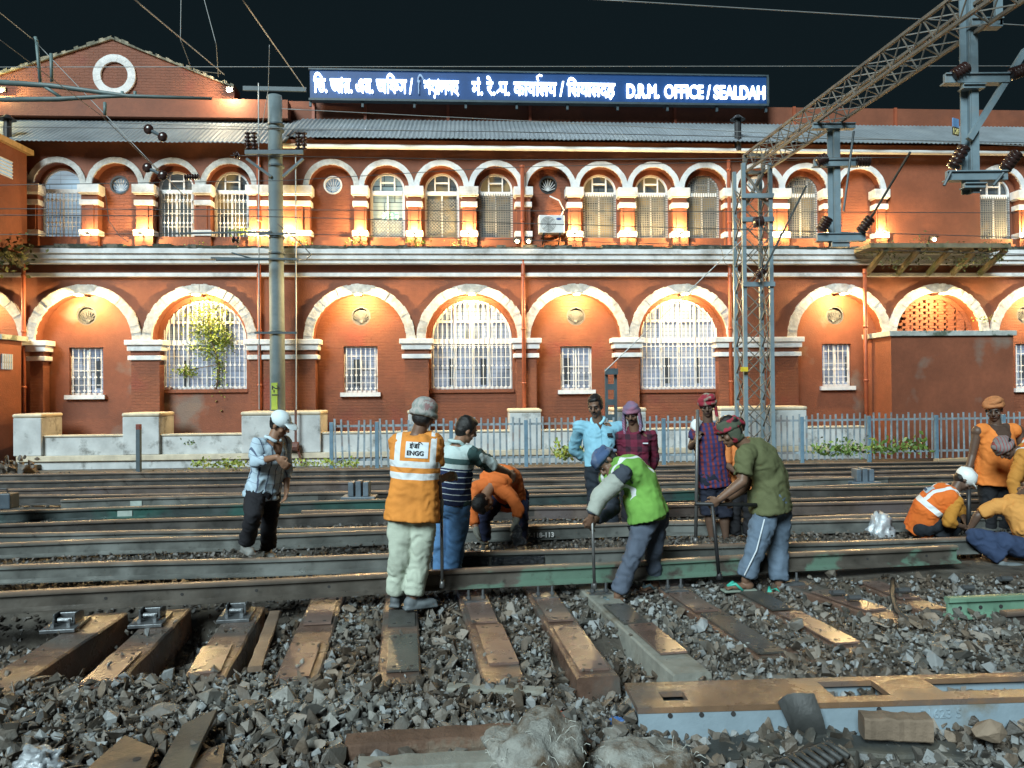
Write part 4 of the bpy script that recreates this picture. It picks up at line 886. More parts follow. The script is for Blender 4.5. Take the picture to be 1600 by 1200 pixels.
plank((1210, 1020), (1290, 1025), .12, .03, -.03, 'plank', 'orange-lit wet board beside the last pad', 'plank', M_SLP); plank((1255, 1035), (1320, 1044), .05, .03, -.02, 'plank', 'thin dark plank just above the cast beam', 'plank', M_WOOD)
def flat(pts, z, th, name, label, cat, m, tilt=None):
    q = [G(a, b, z) for a, b in pts]; g = MB(); top = [p + Vector((0, 0, (tilt[i] if tilt else 0))) for i, p in enumerate(q)]; n = len(q)
    g.add(top + [p - Vector((0, 0, th)) for p in top], [tuple(range(n)), tuple(range(2 * n - 1, n - 1, -1))] + [(i, i + n, (i + 1) % n + n, (i + 1) % n) for i in range(n)]); o = rebase(g.build(name, m, bevel=.003)); return tag(o, label, cat)
t = flat([(130, 1205), (195, 1148), (243, 1168), (222, 1212)], .14, .02, 'steel_plate', 'dark steel plate with a hole at the lower left', 'steel plate', MR_DARK)
g = MB(); c = G(214, 1186, .14); g.tube([c + Vector((0, 0, .0005)), c + Vector((0, 0, .002))], .018, 12); o = g.build('plate_hole', M_DGREY, None); 
me = o.data; me.transform(Matrix.Translation(-t.location)); o.parent = t
flat([(240, 1212), (285, 1138), (340, 1122), (312, 1175), (290, 1215)], .13, .03, 'sheet_scrap', 'streaked grey-brown sheet scrap beside the dark steel plate', 'scrap', M_RUB2, (0, .02, .05, .03, 0))
flat([(285, 1215), (318, 1172), (352, 1160), (345, 1215)], .12, .03, 'sheet_scrap', 'small dark sheet scrap right of the streaked one', 'scrap', MR_DARK)
# bent rubber flap
g = MB(); q = [G(1217, 1096, .02), G(1275, 1080, .02), G(1287, 1150, -.06), G(1240, 1153, -.06)]; B0, B1 = G(1240, 1158, -.08), G(1290, 1152, -.08); nu, nv = 6, 8; top0, top1 = P(1216, 1098, B0.y + .02), P(1270, 1079, B0.y + .06)
vs = []
for s_ in (0, .012):
    for j in range(nv + 1):
        for i in range(nu + 1):
            a, b = i / nu, j / nv; p = (B0 * (1 - a) + B1 * a) * (1 - b) + (top0 * (1 - a) + top1 * a) * b; p = p + Vector((0, -.04 * math.sin(b * 3.1) + .02 * math.sin(a * 5) + s_, .012 * math.sin(a * 4))); vs.append(p)
N_ = (nu + 1) * (nv + 1); fs = []
for j in range(nv):
    for i in range(nu):
        k = j * (nu + 1) + i; fs += [(k, k + 1, k + nu + 2, k + nu + 1), (k + N_, k + N_ + nu + 1, k + N_ + nu + 2, k + N_ + 1)]
g.add(vs, fs); tag(rebase(g.build('rubber_flap', M_RUB, smooth=True)), 'curled grey rubber flap standing against the cast beam', 'rubber flap')
g = MB(); A, B = G(1205, 1195, -.02), G(1272, 1168, -.02)
for k in range(7):
    f = k / 6; p = A + (B - A) * f; g.tube([p, p + Vector((.05, -.06, .05)), p + Vector((.1, -.16, .03))], .014, 8)
tag(rebase(g.build('corrugated_scrap', M_RUB, smooth=True)), 'ribbed black rubber scrap at the bottom edge below the flap', 'scrap')
# sacks
def lump(px, py, rad, z, name, label, cat, m, seed, amp=.25, fray=0):
    c = G(px, py, z); bm = bmesh.new(); bmesh.ops.create_icosphere(bm, subdivisions=4, radius=1)
    for v in bm.verts:
        n_ = 1 + amp * noise.fractal(v.co * 1.6 + Vector((seed, 0, 0)), .7, 2, 4) + .1 * amp * noise.noise(v.co * 9) + .3 * amp * (.4 - abs(noise.noise(Vector((v.co.x * 5 + seed, v.co.y * 3, v.co.z * 2 + v.co.x * 3)))))
        v.co = Vector((v.co.x * rad[0], v.co.y * rad[1], max(v.co.z, -.3) * rad[2])) * n_
    me = bpy.data.meshes.new(name); bm.to_mesh(me); bm.free(); t = thing(name, label, cat, c); me.transform(Matrix.Translation(c + Vector((0, 0, rad[2] * .25)))); link(me, 'cloth', m, t, True)
    if fray:
        g = MB(); rr = random.Random(seed)
        for _ in range(fray):
            a = rr.uniform(0, 6.28); zz = rr.uniform(0, .9); p = c + Vector((math.cos(a) * rad[0] * (1 - zz * zz) ** .5, math.sin(a) * rad[1] * (1 - zz * zz) ** .5, rad[2] * (.3 + zz))); q = p + Vector((rr.uniform(-.05, .05), rr.uniform(-.06, .01), rr.uniform(-.03, .05))); g.tube([p, (p + q) / 2 + Vector((0, 0, .012)), q], .0016, 4)
        g.build('frayed_threads', M_SACKT, t)
M_SACKT = mat('sack_thread', (.45, .46, .42), .9, .2, 9, 0)
M_SACK = mat('dirty_woven_sack', (.36, .36, .33), .9, .35, 5, .9, 45, (.12, .085, .055), 4, .44, .58)
lump(835, 1222, (.24, .22, .22), -.02, 'frayed_sack', 'frayed dirty white sack slumped at the bottom centre', 'sack', M_SACK, 3, .35, 70)
lump(1005, 1215, (.27, .2, .12), -.06, 'flattened_sack', 'flattened mossy woven sack right of the frayed one', 'sack', M_SACK, 9, .3, 50)
lump(920, 1168, (.1, .07, .04), -.04, 'mud_clod', 'brown mud clod between the two sacks', 'clod', M_WOOD, 5, .3)
M_SILV = mat('silver_plastic', (.42, .45, .48), .22, .3, 12, .6, 18, metal=.25)
lump(1376, 838, (.16, .12, .2), .0, 'plastic_bag', 'crumpled silvery plastic bag left of the crouching helmet man', 'plastic bag', M_SILV, 12, .5)
lump(62, 1195, (.09, .07, .06), .09, 'plastic_bag', 'pale blue crumpled plastic at the lower left corner', 'plastic bag', M_SILV, 2, .5)
for px, py, s, col, nm, z in ((880, 1122, .03, (.6, .1, .05), 'red and white snack wrapper on the stones left of the beam', 0), (965, 1130, .03, (.05, .15, .4), 'blue plastic scrap by the end of the cast beam', 0), (1450, 963, .025, (.3, .2, .6), 'violet plastic scrap below the hose', -.03), (1565, 1046, .03, (.6, .62, .6), 'white crumpled scrap on the stones near the right edge', -.03), (466, 1085, .03, (.6, .55, .4), 'cream wrapper below the pinkish pads', 0), (538, 955, .02, (.6, .6, .58), 'white scrap beside the pink pad sleeper', -.05), (1210, 975, .03, (.5, .55, .55), 'pale scrap between the pads right of centre', -.05), (885, 915, .02, (.6, .6, .6), 'white pebble under the rail by the green vest man', -.04)):
    lump(px, py, (s * 1.5, s, s * .8), z, 'litter', nm, 'litter', mat('litter_' + nm.split()[0], col, .4, .3, 25, .5, 60), int(px), .5)
# loose rail pieces at right
def short_rail(a, b, z, label, m, holes=(), nm='rail_offcut'):
    A, B = G(*a, z), G(*b, z); d = (B - A).normalized(); t = thing(nm, label, 'rail offcut', (A + B) / 2, math.atan2(d.y, d.x)); g = MB(); sweep(g, [(A, d), (B, d)], RP); g.build('rail_bar', m, t)
    nrm = Vector((d.y, -d.x, 0))
    for f in holes: c = A + d * f + nrm * .008 + Vector((0, 0, .07)); k = MB(); k.tube([c, c + nrm * .004], .016, 12); k.build('bolt_hole', M_DGREY, t)
short_rail((1480, 965), (1700, 955), -.02, 'bright green rail offcut with bolt holes lying at the right', MR_ALLG, (.1, .27, .44)); short_rail((1568, 988), (1690, 980), -.05, 'rusty rail stub in front of the bright green offcut', MR_BROWN)
g = MB(); g.tube([G(1395, 905, .06), G(1395, 935, .05), G(1402, 955, .02), G(1425, 975, .0), G(1465, 986, -.03), G(1520, 988, -.04), G(1575, 989, -.04)], .02, 8); tag(rebase(g.build('hose', M_RUB, smooth=True)), 'curved dark hose lying on the stones at the right', 'hose')
g = MB(); g.tube([G(1336, 980, -.02), G(1352, 972, .01), G(1400, 985, .0), G(1500, 1005, -.03), G(1620, 1032, -.03)], .006, 6); tag(rebase(g.build('cable', M_BLACK, smooth=True)), 'thin black cable trailing right below the hose', 'cable')
for px, py, nm in ((1310, 930, 'upper one on the clip-strewn sleeper'), (1335, 938, 'lower one on the clip-strewn sleeper'), (1412, 926, 'beside the curved hose'), (1513, 922, 'left of the green offcut'), (1573, 908, 'above the green offcut')):
    c = G(px, py, .03); t = thing('rail_clip', 'grey steel rail clip, ' + nm, 'rail clip', c); g = MB(); g.tube([c + Vector((-.05, 0, .02)), c + Vector((.05, .01, .02))], .022, 8); g.build('clip_bar', M_STEEL, t); g = MB(); g.tube([c + Vector((-.04, .03, 0)), c + Vector((-.05, .06, .01)), c + Vector((.05, .06, .01)), c + Vector((.05, .03, 0))], .012, 6); g.build('clip_loop', M_STEEL, t)
# blue clamp blocks on the middle rails
for px, py, d0, nm in ((1348, 752, 13.2, 'blue-grey block clamp on the back rails behind the silver bag'), (562, 775, 11.4, 'blue-grey block clamp on the middle rails left of the vest man')):
    c = P(px, py, d0); t = thing('rail_clamp', nm, 'clamp', c, .2); m = mat('clamp_blue', (.10, .13, .16), .5, .3, 5, .2); g = MB(); [g.box(c + Vector((k * .11, 0, .11)), (.08, .22, .24 - abs(k) * .03)) for k in (-1, 0, 1)]; g.build('jaws', m, t, bevel=.01); g = MB(); g.box(c + Vector((0, 0, -.02)), (.5, .3, .05)); g.build('base', m, t, bevel=.01)
t = thing('tool_box', 'dark blue-grey case standing on stones at the left edge', 'case', P(5, 800, 9.9)); g = MB(); c = P(5, 782, 9.9); g.box(c, (.3, .2, .2)); g.build('body', mat('case_blue', (.05, .07, .09), .5), t, bevel=.015); g = MB(); g.tube([c + Vector((-.08, -.02, .1)), c + Vector((-.06, -.02, .15)), c + Vector((.06, -.02, .15)), c + Vector((.08, -.02, .1))], .012); g.build('handle', M_BLACK, t)
# ---------------- boundary wall, fence, marker post, plants
BW = thing('boundary_wall', 'stained grey-white plinth wall with capped piers along the building', 'wall', FM @ Vector((0, -1.1, 0)), FA)
M_BW = mat('stained_whitewash', (.50, .51, .51), .85, .2, 2, .35, 20, (.14, .14, .13), 2.2, .55, .7); M_BWL = mat('cream_ledge', (.58, .50, .38), .8, .2, 4, .3, 20, (.3, .26, .2), 3, .6, .7)
o1 = 1.05; zA, zB, zC = Zf(676, 690, o1), Zf(704, 690, o1), Zf(713, 690, o1 + .1)
uW0, uW1 = U(30, 680, o1), U(1352, 680, o1)
g = MB(); g.bx(uW0, uW1, -o1, -.75, -.25, zA); wmb(g).build('wall_body', M_BW, BW, bevel=.01)
g = MB(); g.bx(uW0, uW1, -o1 - .03, -.74, zA + .002, zA + .045); wmb(g).build('wall_cap', M_BWL, BW, bevel=.01)
g = MB(); g.bx(uW0, uW1, -o1 - .14, -o1 - .002, zC, zB); wmb(g).build('ledge', M_BWL, BW, bevel=.012)
g = MB(); g.bx(uW0, uW1, -o1 - .08, -o1 - .004, -.25, zC - .002); wmb(g).build('footing', M_BW, BW)
for a, b, yt in ((24, 68, 646), (194, 251, 644), (379, 502, 643), (638, 668, 640), (796, 845, 640), (960, 1008, 640), (1124, 1258, 638)):
    u0, u1 = U(a, 660, o1), U(b, 660, o1); z = Zf(yt - (690 - (a + b) / 2) * .0087, (a + b) / 2, o1); z = Zf(640, 690, o1) if True else z
    g = MB(); g.bx(u0, u1, -o1 - .1, -.2, zB + .002, z - .1); wmb(g).build('pier', M_BW, BW, bevel=.02)
    g = MB(); g.bx(u0 - .02, u1 + .02, -o1 - .12, -.18, z - .098, z); wmb(g).build('pier_cap', M_BWL, BW, bevel=.045)
rnd = random.Random(31); g = MB()
for px in (275, 341, 640, 760): u = U(px, 690, o1); g.add([(u + dx, -o1 - .145, z) for dx, z in ((-.09, zB + .0), (.08, zB), (.13, -.1), (-.13, -.1))], [(0, 1, 2, 3)])
FB, FT = [], []
FEN = thing('palisade_fence', 'blue-grey palisade fence of slim metal pales in front of the boundary wall', 'fence', P(1060, 715, 17.6))
M_FEN = mat('weathered_fence_paint', (.22, .27, .31), .6, .4, 6, .2, 30, (.22, .2, .2), 2, .52, .62); M_POST = mat('blue_fence_post', (.12, .2, .27), .55, .25, 5, .2)
fa, fb = P(517, 719, 17.2), P(1640, 712, 18.6); fz0, fz1 = -.02, None
dF = (fb - fa); dF.z = 0; LF = dF.length; dF.normalize(); nF = Vector((dF.y, -dF.x, 0)); fa.z = fb.z = 0
def fpx(px): r = ray(px, 690); k = r.x / r.y; return (k * fa.y - fa.x) / (dF.x - k * dF.y)
posts = [518, 589, 705, 822, 932, 1037, 1148, 1253, 1358, 1463, 1568, 1680]; hF = 1.12
rnd = random.Random(8)
for i, px in enumerate(posts):
    s = fpx(px); p = fa + dF * s; lean = .1 if i in (0,) else 0; g = MB(); g.box(p + Vector((0, 0, .5)), (.085, .07, 1.14), Matrix.Rotation(math.atan2(dF.y, dF.x), 3, 'Z')); g.build('post', M_POST, FEN, bevel=.008)
    if i:
        s0 = fpx(posts[i - 1]) + .06; s1 = s - .06; g = MB(); k = s0 + .04; bent = i in (1, 2)
        while k < s1:
            dx = rnd.uniform(-.05, .05) if bent else rnd.uniform(-.012, .012); p = fa + dF * k; top = hF + rnd.uniform(-.03, .03); RM = Matrix.Rotation(math.atan2(dF.y, dF.x), 3, 'Z')
            g.bar(p + nF * .03 + Vector((0, 0, .05)), p + nF * .03 + dF * dx + Vector((0, 0, top)), .042, .012, nF); k += .145 if not bent else .155
        g.build('pales', M_FEN, FEN)
        g = MB(); [g.bar(fa + dF * s0 + Vector((0, 0, z)), fa + dF * s1 + Vector((0, 0, z)), .012, .05) for z in (.22, .98)]; g.build('fence_rail', M_FEN, FEN)
c = P(217, 735, 16.3); c.z = 0; t = thing('marker_post', 'dark blue-grey marker post with a rusty red top before the boundary wall', 'post', c); g = MB(); ztp = P(217, 662, 16.3).z; g.box(c + Vector((0, 0, ztp / 2 - .06)), (.09, .09, ztp - .1)); g.build('shaft', mat('post_bluegrey', (.06, .085, .10), .6), t, bevel=.01); g = MB(); g.box(c + Vector((0, 0, ztp - .07)), (.092, .092, .12)); g.build('top', mat('rust_red', (.16, .04, .03), .7), t, bevel=.01)
rnd = random.Random(5)
for (pxa, pxb, py, d, n, s, hh, nm) in ((868, 912, 716, 16.6, 150, .13, .16, 'bright leafy clump at the fence foot left of the blue shirt man'), (1270, 1345, 712, 17.2, 200, .11, .13, 'low green weeds at the fence foot right of the olive shirt man'), (1352, 1450, 708, 17.2, 240, .11, .14, 'dry mixed weeds at the fence foot behind the crouching man'), (300, 385, 730, 16.2, 240, .08, .06, 'low grass fringe below the boundary wall left of the cap man'), (455, 560, 728, 16.3, 260, .07, .05, 'mossy grass fringe below the fence end right of the cap man'), (293, 305, 693, 18.6, 40, .09, .06, 'small weed sprouting from the stained wall')):
    g = MB(); A, B = P(pxa, py, d), P(pxb, py, d)
    for _ in range(n):
        p = A + (B - A) * rnd.random() + Vector((0, rnd.gauss(0, .15), abs(rnd.gauss(0, hh)))); leaves(g, p, (.03, .03, .03), 1, s, rnd, -.4)
    tag(rebase(g.build('weeds', M_LEAFY if hh > .14 or d < 16.5 else M_LEAF)), nm, 'weeds')
for (px, py, d, nm) in ((25, 708, 16.4, 'heap of broken masonry at the foot of the wall by the left edge'),):
    pts = []
    for _ in range(60): c = P(px + rnd.uniform(-45, 25), py + 20, d); pts.append((c.x, c.y + rnd.uniform(-.3, .3), rnd.uniform(-.05, .5) * max(.2, 1 - abs(c.x + 10.6)), rnd.uniform(.05, .16)))
    o = stones('rubble_heap', M_STB, pts, kind='stuff')
# ---------------- overhead line equipment
M_GALV = mat('blue_grey_galvanised', (.165, .225, .26), .5, .18, 4, .12, 30, (.18, .2, .21), 2, .55, .65); M_TRUSS = mat('dull_truss_steel', (.125, .118, .105), .6, .2, 3, .15, 30, (.2, .18, .15), 1.5, .5, .65)
M_INS = mat('brown_porcelain', (.035, .016, .014), .22, .2, 5, 0); M_CONC = mat('pole_grey', (.13, .17, .185), .7, .15, 2, .15, 20, (.17, .21, .22), 1, .5, .62); M_WIRE = mat('wire', (.10, .10, .10), .5, .1, 5, 0, metal=.4); M_WIREL = mat('light_wire', (.32, .33, .33), .5, .1, 5, 0, metal=.3)
def insul(mb, a, b, r=.07, n=5):
    a, b = Vector(a), Vector(b); pts = []; rs = []
    for i in range(n):
        for f, q in ((.1, .45), (.3, 1), (.55, 1), (.7, .5)): pts.append(a + (b - a) * ((i + f) / n)); rs.append(r * q)
    mb.tube(pts, rs, 12)
def insulator(a, b, label, r=.07, n=5, parent=None):
    g = MB(); insul(g, a, b, r, n)
    if parent: return g.build('insulator', M_INS, parent, True)
    return tag(rebase(g.build('insulator', M_INS, smooth=True)), label, 'insulator')
# mast left
dm = 18.9; b = P(433.5, 650, dm); tp = P(432.5, 150, dm); b.z = 0; b.x = P(433, 500, dm).x; zt = tp.z
MA = thing('catenary_mast', 'tall round blue-grey steel mast left of the roof sign', 'mast', b)
g = MB(); g.tube([b + Vector((0, 0, -.3)), b + Vector((0, 0, 3)), b + Vector((-.02, 0, zt - 1.2)), b + Vector((-.02, 0, zt))], [.185, .18, .17, .17], 20); g.build('pole', M_CONC, MA, True)
g = MB()
for py in (197, 205, 240, 262, 373, 398, 408, 520): z = P(433, py, dm).z; g.tube([b + Vector((0, 0, z)), b + Vector((0, 0, z + .05))], .2, 20)
g.build('band', M_SFR, MA, True)
def mz(px, py, d=dm): return P(px, py, d)
g = MB(); g.bar(mz(383, 238, dm - .25), mz(474, 238, dm - .25), .08, .1); g.bar(mz(385, 248, dm - .25), mz(424, 276, dm - .2), .06); g.bar(mz(474, 248, dm - .25), mz(442, 276, dm - .2), .06); g.build('crossarm', M_SFR, MA); g = MB(); g.bar(mz(380, 138, dm), mz(478, 140, dm), .06, .1); g.build('crossarm', M_SFR, MA)
g = MB(); g.bar(mz(398, 520, dm - .2), mz(464, 520, dm - .2), .05); g.build('side_arm', M_SFR, MA); g = MB(); g.bar(mz(330, 403, dm - .2), mz(464, 405, dm - .2), .06, .04); g.bar(mz(270, 365, dm - .3), mz(424, 362, dm - .2), .05, .04); g.bar(mz(405, 366, dm - .2), mz(462, 365, dm - .2), .05); g.build('side_arm', M_SFR, MA)
for px in (387, 397, 466, 475): insulator(mz(px, 235, dm - .25), mz(px, 205, dm - .25), '', .075, 5, MA)
n_ = NB('number_plate', .6); 
g = MB(); q0, q1 = mz(424, 640, dm - .2), mz(433, 598, dm - .2); g.bx(q0.x, q1.x, q0.y, q0.y + .02, q0.z, q1.z); pl = g.build('number_plate', mat('yellow_green_plate', (.33, .42, .05), .6, .1), MA)
me, a = textmesh('2-1', .22, .002, .004); me.transform(Matrix.Translation(Vector((q0.x + .02, q0.y - .004, q1.z - .06))) @ Matrix.Rotation(R(90), 4, 'Y') @ Matrix.Rotation(R(90), 4, 'X')); me.transform(Matrix.Identity(4)); link(me, 'number', M_BLACK, pl)
g = MB()
for px in (404, 462): g.tube([mz(px, 130 if px == 404 else 240, dm - .2), mz(px + 1, 640, dm - .2)], .016, 6)
g.build('earth_rod', M_WIREL, MA)
t = thing('isolator_handle', 'rusty lever handle behind the cap man', 'lever', mz(455, 720, dm - .5)); g = MB(); g.tube([mz(440, 697, dm - .5), mz(466, 698, dm - .5)], [.09, .12], 8); g.build('hub', mat('rust_maroon', (.12, .05, .04), .7), t); g = MB(); g.tube([mz(465, 700, dm - .5), mz(471, 724, dm - .5)], .03, 6); g.tube([mz(462, 640, dm - .5), mz(462, 697, dm - .5)], .03, 6); g.build('lever', bpy.data.materials['rust_maroon'], t)
# lattice tower + truss boom (spans the tracks towards the camera)
dt = 17.6; LT = thing('lattice_tower', 'slim blue-grey lattice tower carrying the overhead truss', 'lattice tower', P(1178, 640, dt)); LT.location.z = 0; WM[LT.name] = Matrix.Translation(LT.location)
xs = [P(px, 450, dt).x for px in (1156, 1197)]; ztop = P(1178, 262, dt).z
legs = [(xs[0], dt - .35), (xs[1], dt - .35), (xs[0], dt + .35), (xs[1], dt + .35)]
for x, y in legs: g = MB(); g.bx(x - .042, x + .042, y - .04, y + .04, -.2, ztop); g.build('leg', M_GALV, LT)
g = MB(); z = .2; k = 0; st = .62
while z < ztop - .5:
    for (a, b_) in ((0, 1), (2, 3), (0, 2), (1, 3)):
        p, q = legs[a], legs[b_]; g.bar((p[0], p[1], z), (q[0], q[1], z + st), .028, .02); g.bar((q[0], q[1], z + .01), (p[0], p[1], z + st + .01), .028, .02)
    z += st
g.build('lacing', M_TRUSS, LT)
[MB().box(((xs[0] + xs[1]) / 2, dt - .41, P(1178, py, dt).z), (xs[1] - xs[0] + .12, .06, .1)).build('cross_plate', M_GALV, LT) for py in (313, 349, 448)]
g = MB(); q = P(1163, 577, dt - .5); g.box(q, (.16, .02, .1)); g.build('warning_plate', mat('yellow_plate', (.6, .45, .03), .5), LT)
TB = thing('truss_boom', 'long box truss boom running overhead from the lattice tower towards the viewer', 'truss', P(1180, 270, dt))
zL, zH = 6.70, 7.10; A = Vector(((xs[0] + xs[1]) / 2 + .05, dt, 0)); B = Vector((6.75, 6.3, 0)); hw = .22
d = (B - A).normalized(); X = Vector((d.y, -d.x, 0)) * hw; Lt = (B - A).length
cn = {(s, z): (A + X * s + Vector((0, 0, z)), B + X * s + Vector((0, 0, z))) for s in (-1, 1) for z in (zL, zH)}
for kk in cn.values(): g = MB(); g.bar(kk[0], kk[1], .048, .048); g.build('chord', M_TRUSS, TB)
g = MB(); n = 22
def ch(s, z, f): a, b_ = cn[(s, z)]; return a + (b_ - a) * f
for i in range(n):
    f0, f1 = i / n, (i + 1) / n; fm = (f0 + f1) / 2
    for s in (-1, 1): g.bar(ch(s, zL, f0), ch(s, zH, fm), .017); g.bar(ch(s, zH, fm), ch(s, zL, f1), .017)
    for z in (zL, zH): g.bar(ch(-1, z, f0), ch(1, z, fm), .016); g.bar(ch(1, z, fm), ch(-1, z, f1), .016)
g.build('lacing', M_TRUSS, TB)
for k, f in enumerate((0.0,)): 
    g = MB(); [g.bar(ch(s, zL, f), ch(s, zH, f), .08) for s in (-1, 1)]; [g.bar(ch(-1, z, f), ch(1, z, f), .08) for z in (zL, zH)]; g.bar(ch(-1, zL, f), Vector((xs[0], dt - .35, zL - .9)), .06); g.bar(ch(1, zL, f), Vector((xs[1], dt - .35, zL - .9)), .06); g.build('end_frame', M_TRUSS, TB)
# drop posts
def droppost(px, d0, ytop, ybot, arms, label, braces=()):
    p = P(px, (ytop + ybot) / 2, d0); zt, zb = P(px, ytop, d0).z, P(px, ybot, d0).z
    t = thing('drop_post', label, 'drop post', (p.x, p.y, zb), -.05); w_ = .19
    g = MB(); g.bx(p.x - .10, p.x + .02, p.y - .0, p.y + .02, zb, zt); g.bx(p.x + .0, p.x + .10, p.y - .09, p.y - .075, zb, zt); g.bx(p.x - .012, p.x + .012, p.y - .075, p.y - .0, zb, zt); g.build('post', M_GALV, t)
    for (a, b_, py, h) in arms:
        q0, q1 = P(a, py, d0), P(b_, py, d0); g = MB(); g.bx(q0.x, q1.x, p.y - .16, p.y - .10, q0.z - h / 2, q0.z + h / 2); g.bx(q0.x, q1.x, p.y - .10, p.y - .02, q0.z - h / 2, q0.z - h / 2 + .02); g.bx(q0.x, q1.x, p.y - .19, p.y - .163, q0.z + h / 2 - .02, q0.z + h / 2); g.build('crossarm', M_GALV, t, bevel=.004)
    return t
d1 = 10.8
T1 = droppost(1512, d1, -20, 304, ((1467, 1567, 129, .13), (1470, 1564, 279, .13), (1495, 1529, 141, .06), (1497, 1530, 294, .07), (1508, 1556, 43, .12), (1545, 1556, 20, .5)), 'nearer blue-grey drop post hanging from the truss at the upper right')
g = MB(); g.bar(P(1602, 78, d1 - .1), P(1514, 218, d1 - .12), .075); g.build('brace', M_GALV, T1)
g = MB(); q = P(1493, 192, d1 - .1); g.box(q + Vector((0, 0, .0)), (.14, .015, .12), Matrix.Rotation(R(30), 3, 'Z')); g.build('small_sign', mat('plate_blue', (.15, .3, .55), .5), T1); g = MB(); g.box(q + Vector((.0, 0, -.12)), (.14, .015, .11), Matrix.Rotation(R(30), 3, 'Z')); ps = g.build('small_sign', mat('plate_dark', (.04, .04, .03), .5), T1)
me, a = textmesh('12F', .11, .002, .003); me.transform(Matrix.Translation(q + Vector((-.07, -.05, -.16))) @ Matrix.Rotation(R(30), 4, 'Z') @ Matrix.Rotation(R(90), 4, 'X')); link(me, 'sign_number', mat('plate_ochre', (.6, .5, .2), .5), ps)
d2 = 14.4
T2 = droppost(1302, d2, 200, 386, ((1267, 1339, 258, .13), (1272, 1347, 373, .15), (1265, 1331, 201, .1), (1295, 1322, 384, .1)), 'farther drop post hanging in front of the upper windows right of the tower')
for a, b_, dd, nm, r in (((1488, 262), (1508, 228), d1 - .15, 'ribbed brown insulator left of the nearer drop post, lower one', .09), ((1569, 265), (1590, 238), d1 - .15, 'ribbed brown insulator right of the nearer drop post, lower one', .09), ((1490, 118), (1512, 104), d1 - .2, 'ribbed brown insulator on the upper crossarm of the nearer post', .09), ((1580, 116), (1604, 108), d1 - .2, 'brown insulator cut by the right edge', .09),
                        ((1276, 254), (1292, 246), d2 - .2, 'brown insulator on the left arm of the farther post', .1), ((1338, 252), (1360, 252), d2 - .2, 'brown insulator on the right arm of the farther post', .1), ((1283, 360), (1294, 340), d2 - .2, 'dark insulator low at the left of the farther post', .11), ((1344, 362), (1361, 340), d2 - .2, 'dark insulator low at the right of the farther post', .1), ((1178, 348), (1193, 345), dt - .6, 'dark insulator on the lattice tower, upper one', .12), ((1182, 433), (1194, 421), dt - .6, 'dark insulator on the lattice tower, lower one', .1)):
    insulator(P(*a, dd), P(*b_, dd), nm, r, 5)
for a, b_, r, nm in ((P(1361, 340, d2 - .2), P(1422, 238, d2 - 1.5), .022, 'slanting strut between the two drop posts'), (P(1194, 421, dt - .6), P(1260, 290, dt - 1.5), .022, 'slanting strut right of the lattice tower'), (P(1486, 268, d1 - .2), P(1475, 290, d1 - .2), .02, 'short rod below the lower left insulator'), (P(1568, 270, d1 - .2), P(1552, 290, d1 - .2), .02, 'short rod below the lower right insulator'), (P(1334, 205, 13.8), P(1318, 330, 13.8), .02, 'thin hanger rod dropping from the truss'), (P(1160, 375, dt), P(945, 580, dt - .3), .012, 'long slanting stay from the tower to the anchor post')):
    g = MB(); g.tube([a, b_], r, 6); tag(rebase(g.build('stay_rod', M_SFR if r > .015 else M_WIREL)), nm, 'rod')
c = P(955, 650, 18.2); c.z = 0; t = thing('anchor_post', 'short blue-grey slotted anchor post behind the blue shirt man', 'post', c); g = MB(); zz = P(955, 582, 18.2).z; w2 = .14
g.bx(c.x - .14, c.x - .075, c.y - .05, c.y + .05, 0, zz); g.bx(c.x + .075, c.x + .14, c.y - .05, c.y + .05, 0, zz); k = .3
while k < zz: g.bx(c.x - .075, c.x + .075, c.y - .045, c.y + .045, k, k + .14); k += .36
g.build('post', M_SFR, t); g = MB(); g.box((c.x, c.y - .1, zz + .02), (.3, .16, .14)); g.build('head', M_SFR, t)
# cantilever at upper left
M_TEALR = mat('arm_teal', (.13, .19, .19), .5, .2)
CL = thing('cantilever', 'dark grey-green catenary cantilever arm crossing in front of the gable', 'cantilever', P(60, 140, 13))
def pl_(pts, d=13.0): return [P(a, b_, d) for a, b_ in pts]
g = MB(); g.tube(pl_([(-40, 126), (80, 134), (200, 150), (330, 154)]), [.05, .045, .035, .025], 8); g.tube(pl_([(-40, 156), (90, 155), (160, 151), (200, 150)]), [.04, .045, .035, .03], 8); g.build('arm_tube', mat('arm_greygreen', (.10, .14, .14), .5, .2), CL, True)
[MB().tube(pl_(q), .028, 8).build('bracket_rod', M_TEALR, CL, True) for q in ([(57, 62), (63, 128)], [(80, 84), (81, 128)], [(55, 58), (58, 66)], [(62, 130), (95, 152)], [(164, 160), (164, 180)], [(191, 143), (192, 152)], [(211, 143), (211, 152)])]
for k, (a, b_, nm) in enumerate((((232, 202), (254, 214), 'pair of dark round insulators hanging before the roof at the left'), ((230, 262), (254, 274), 'pair of dark round insulators hanging before the upper arches at the left'))):
    d0 = 13.0; t = thing('strain_insulator', nm, 'insulator', P(*a, d0))
    for q in (a, b_):
        c = P(*q, d0); g = MB(); g.ell(c, (.085, .05, .085)); g.build('disc', M_INS, t, True)
    p, q = P(*a, d0), P(*b_, d0); g = MB(); g.tube([p + (p - q) * .2, q + (q - p) * .2], .03, 8); g.build('core', M_SFR, t)
insulator(P(288, 277, 14), P(312, 276, 14), 'bluish ribbed insulator in front of the second barred window', .055, 6); insulator(P(366, 244, 14), P(374, 240, 14), 'small dark insulator near the mast crossarm', .07, 2); insulator(P(362, 374, 14), P(376, 376, 14), 'small bluish insulator on the wire before the ledge left of the mast', .06, 2)
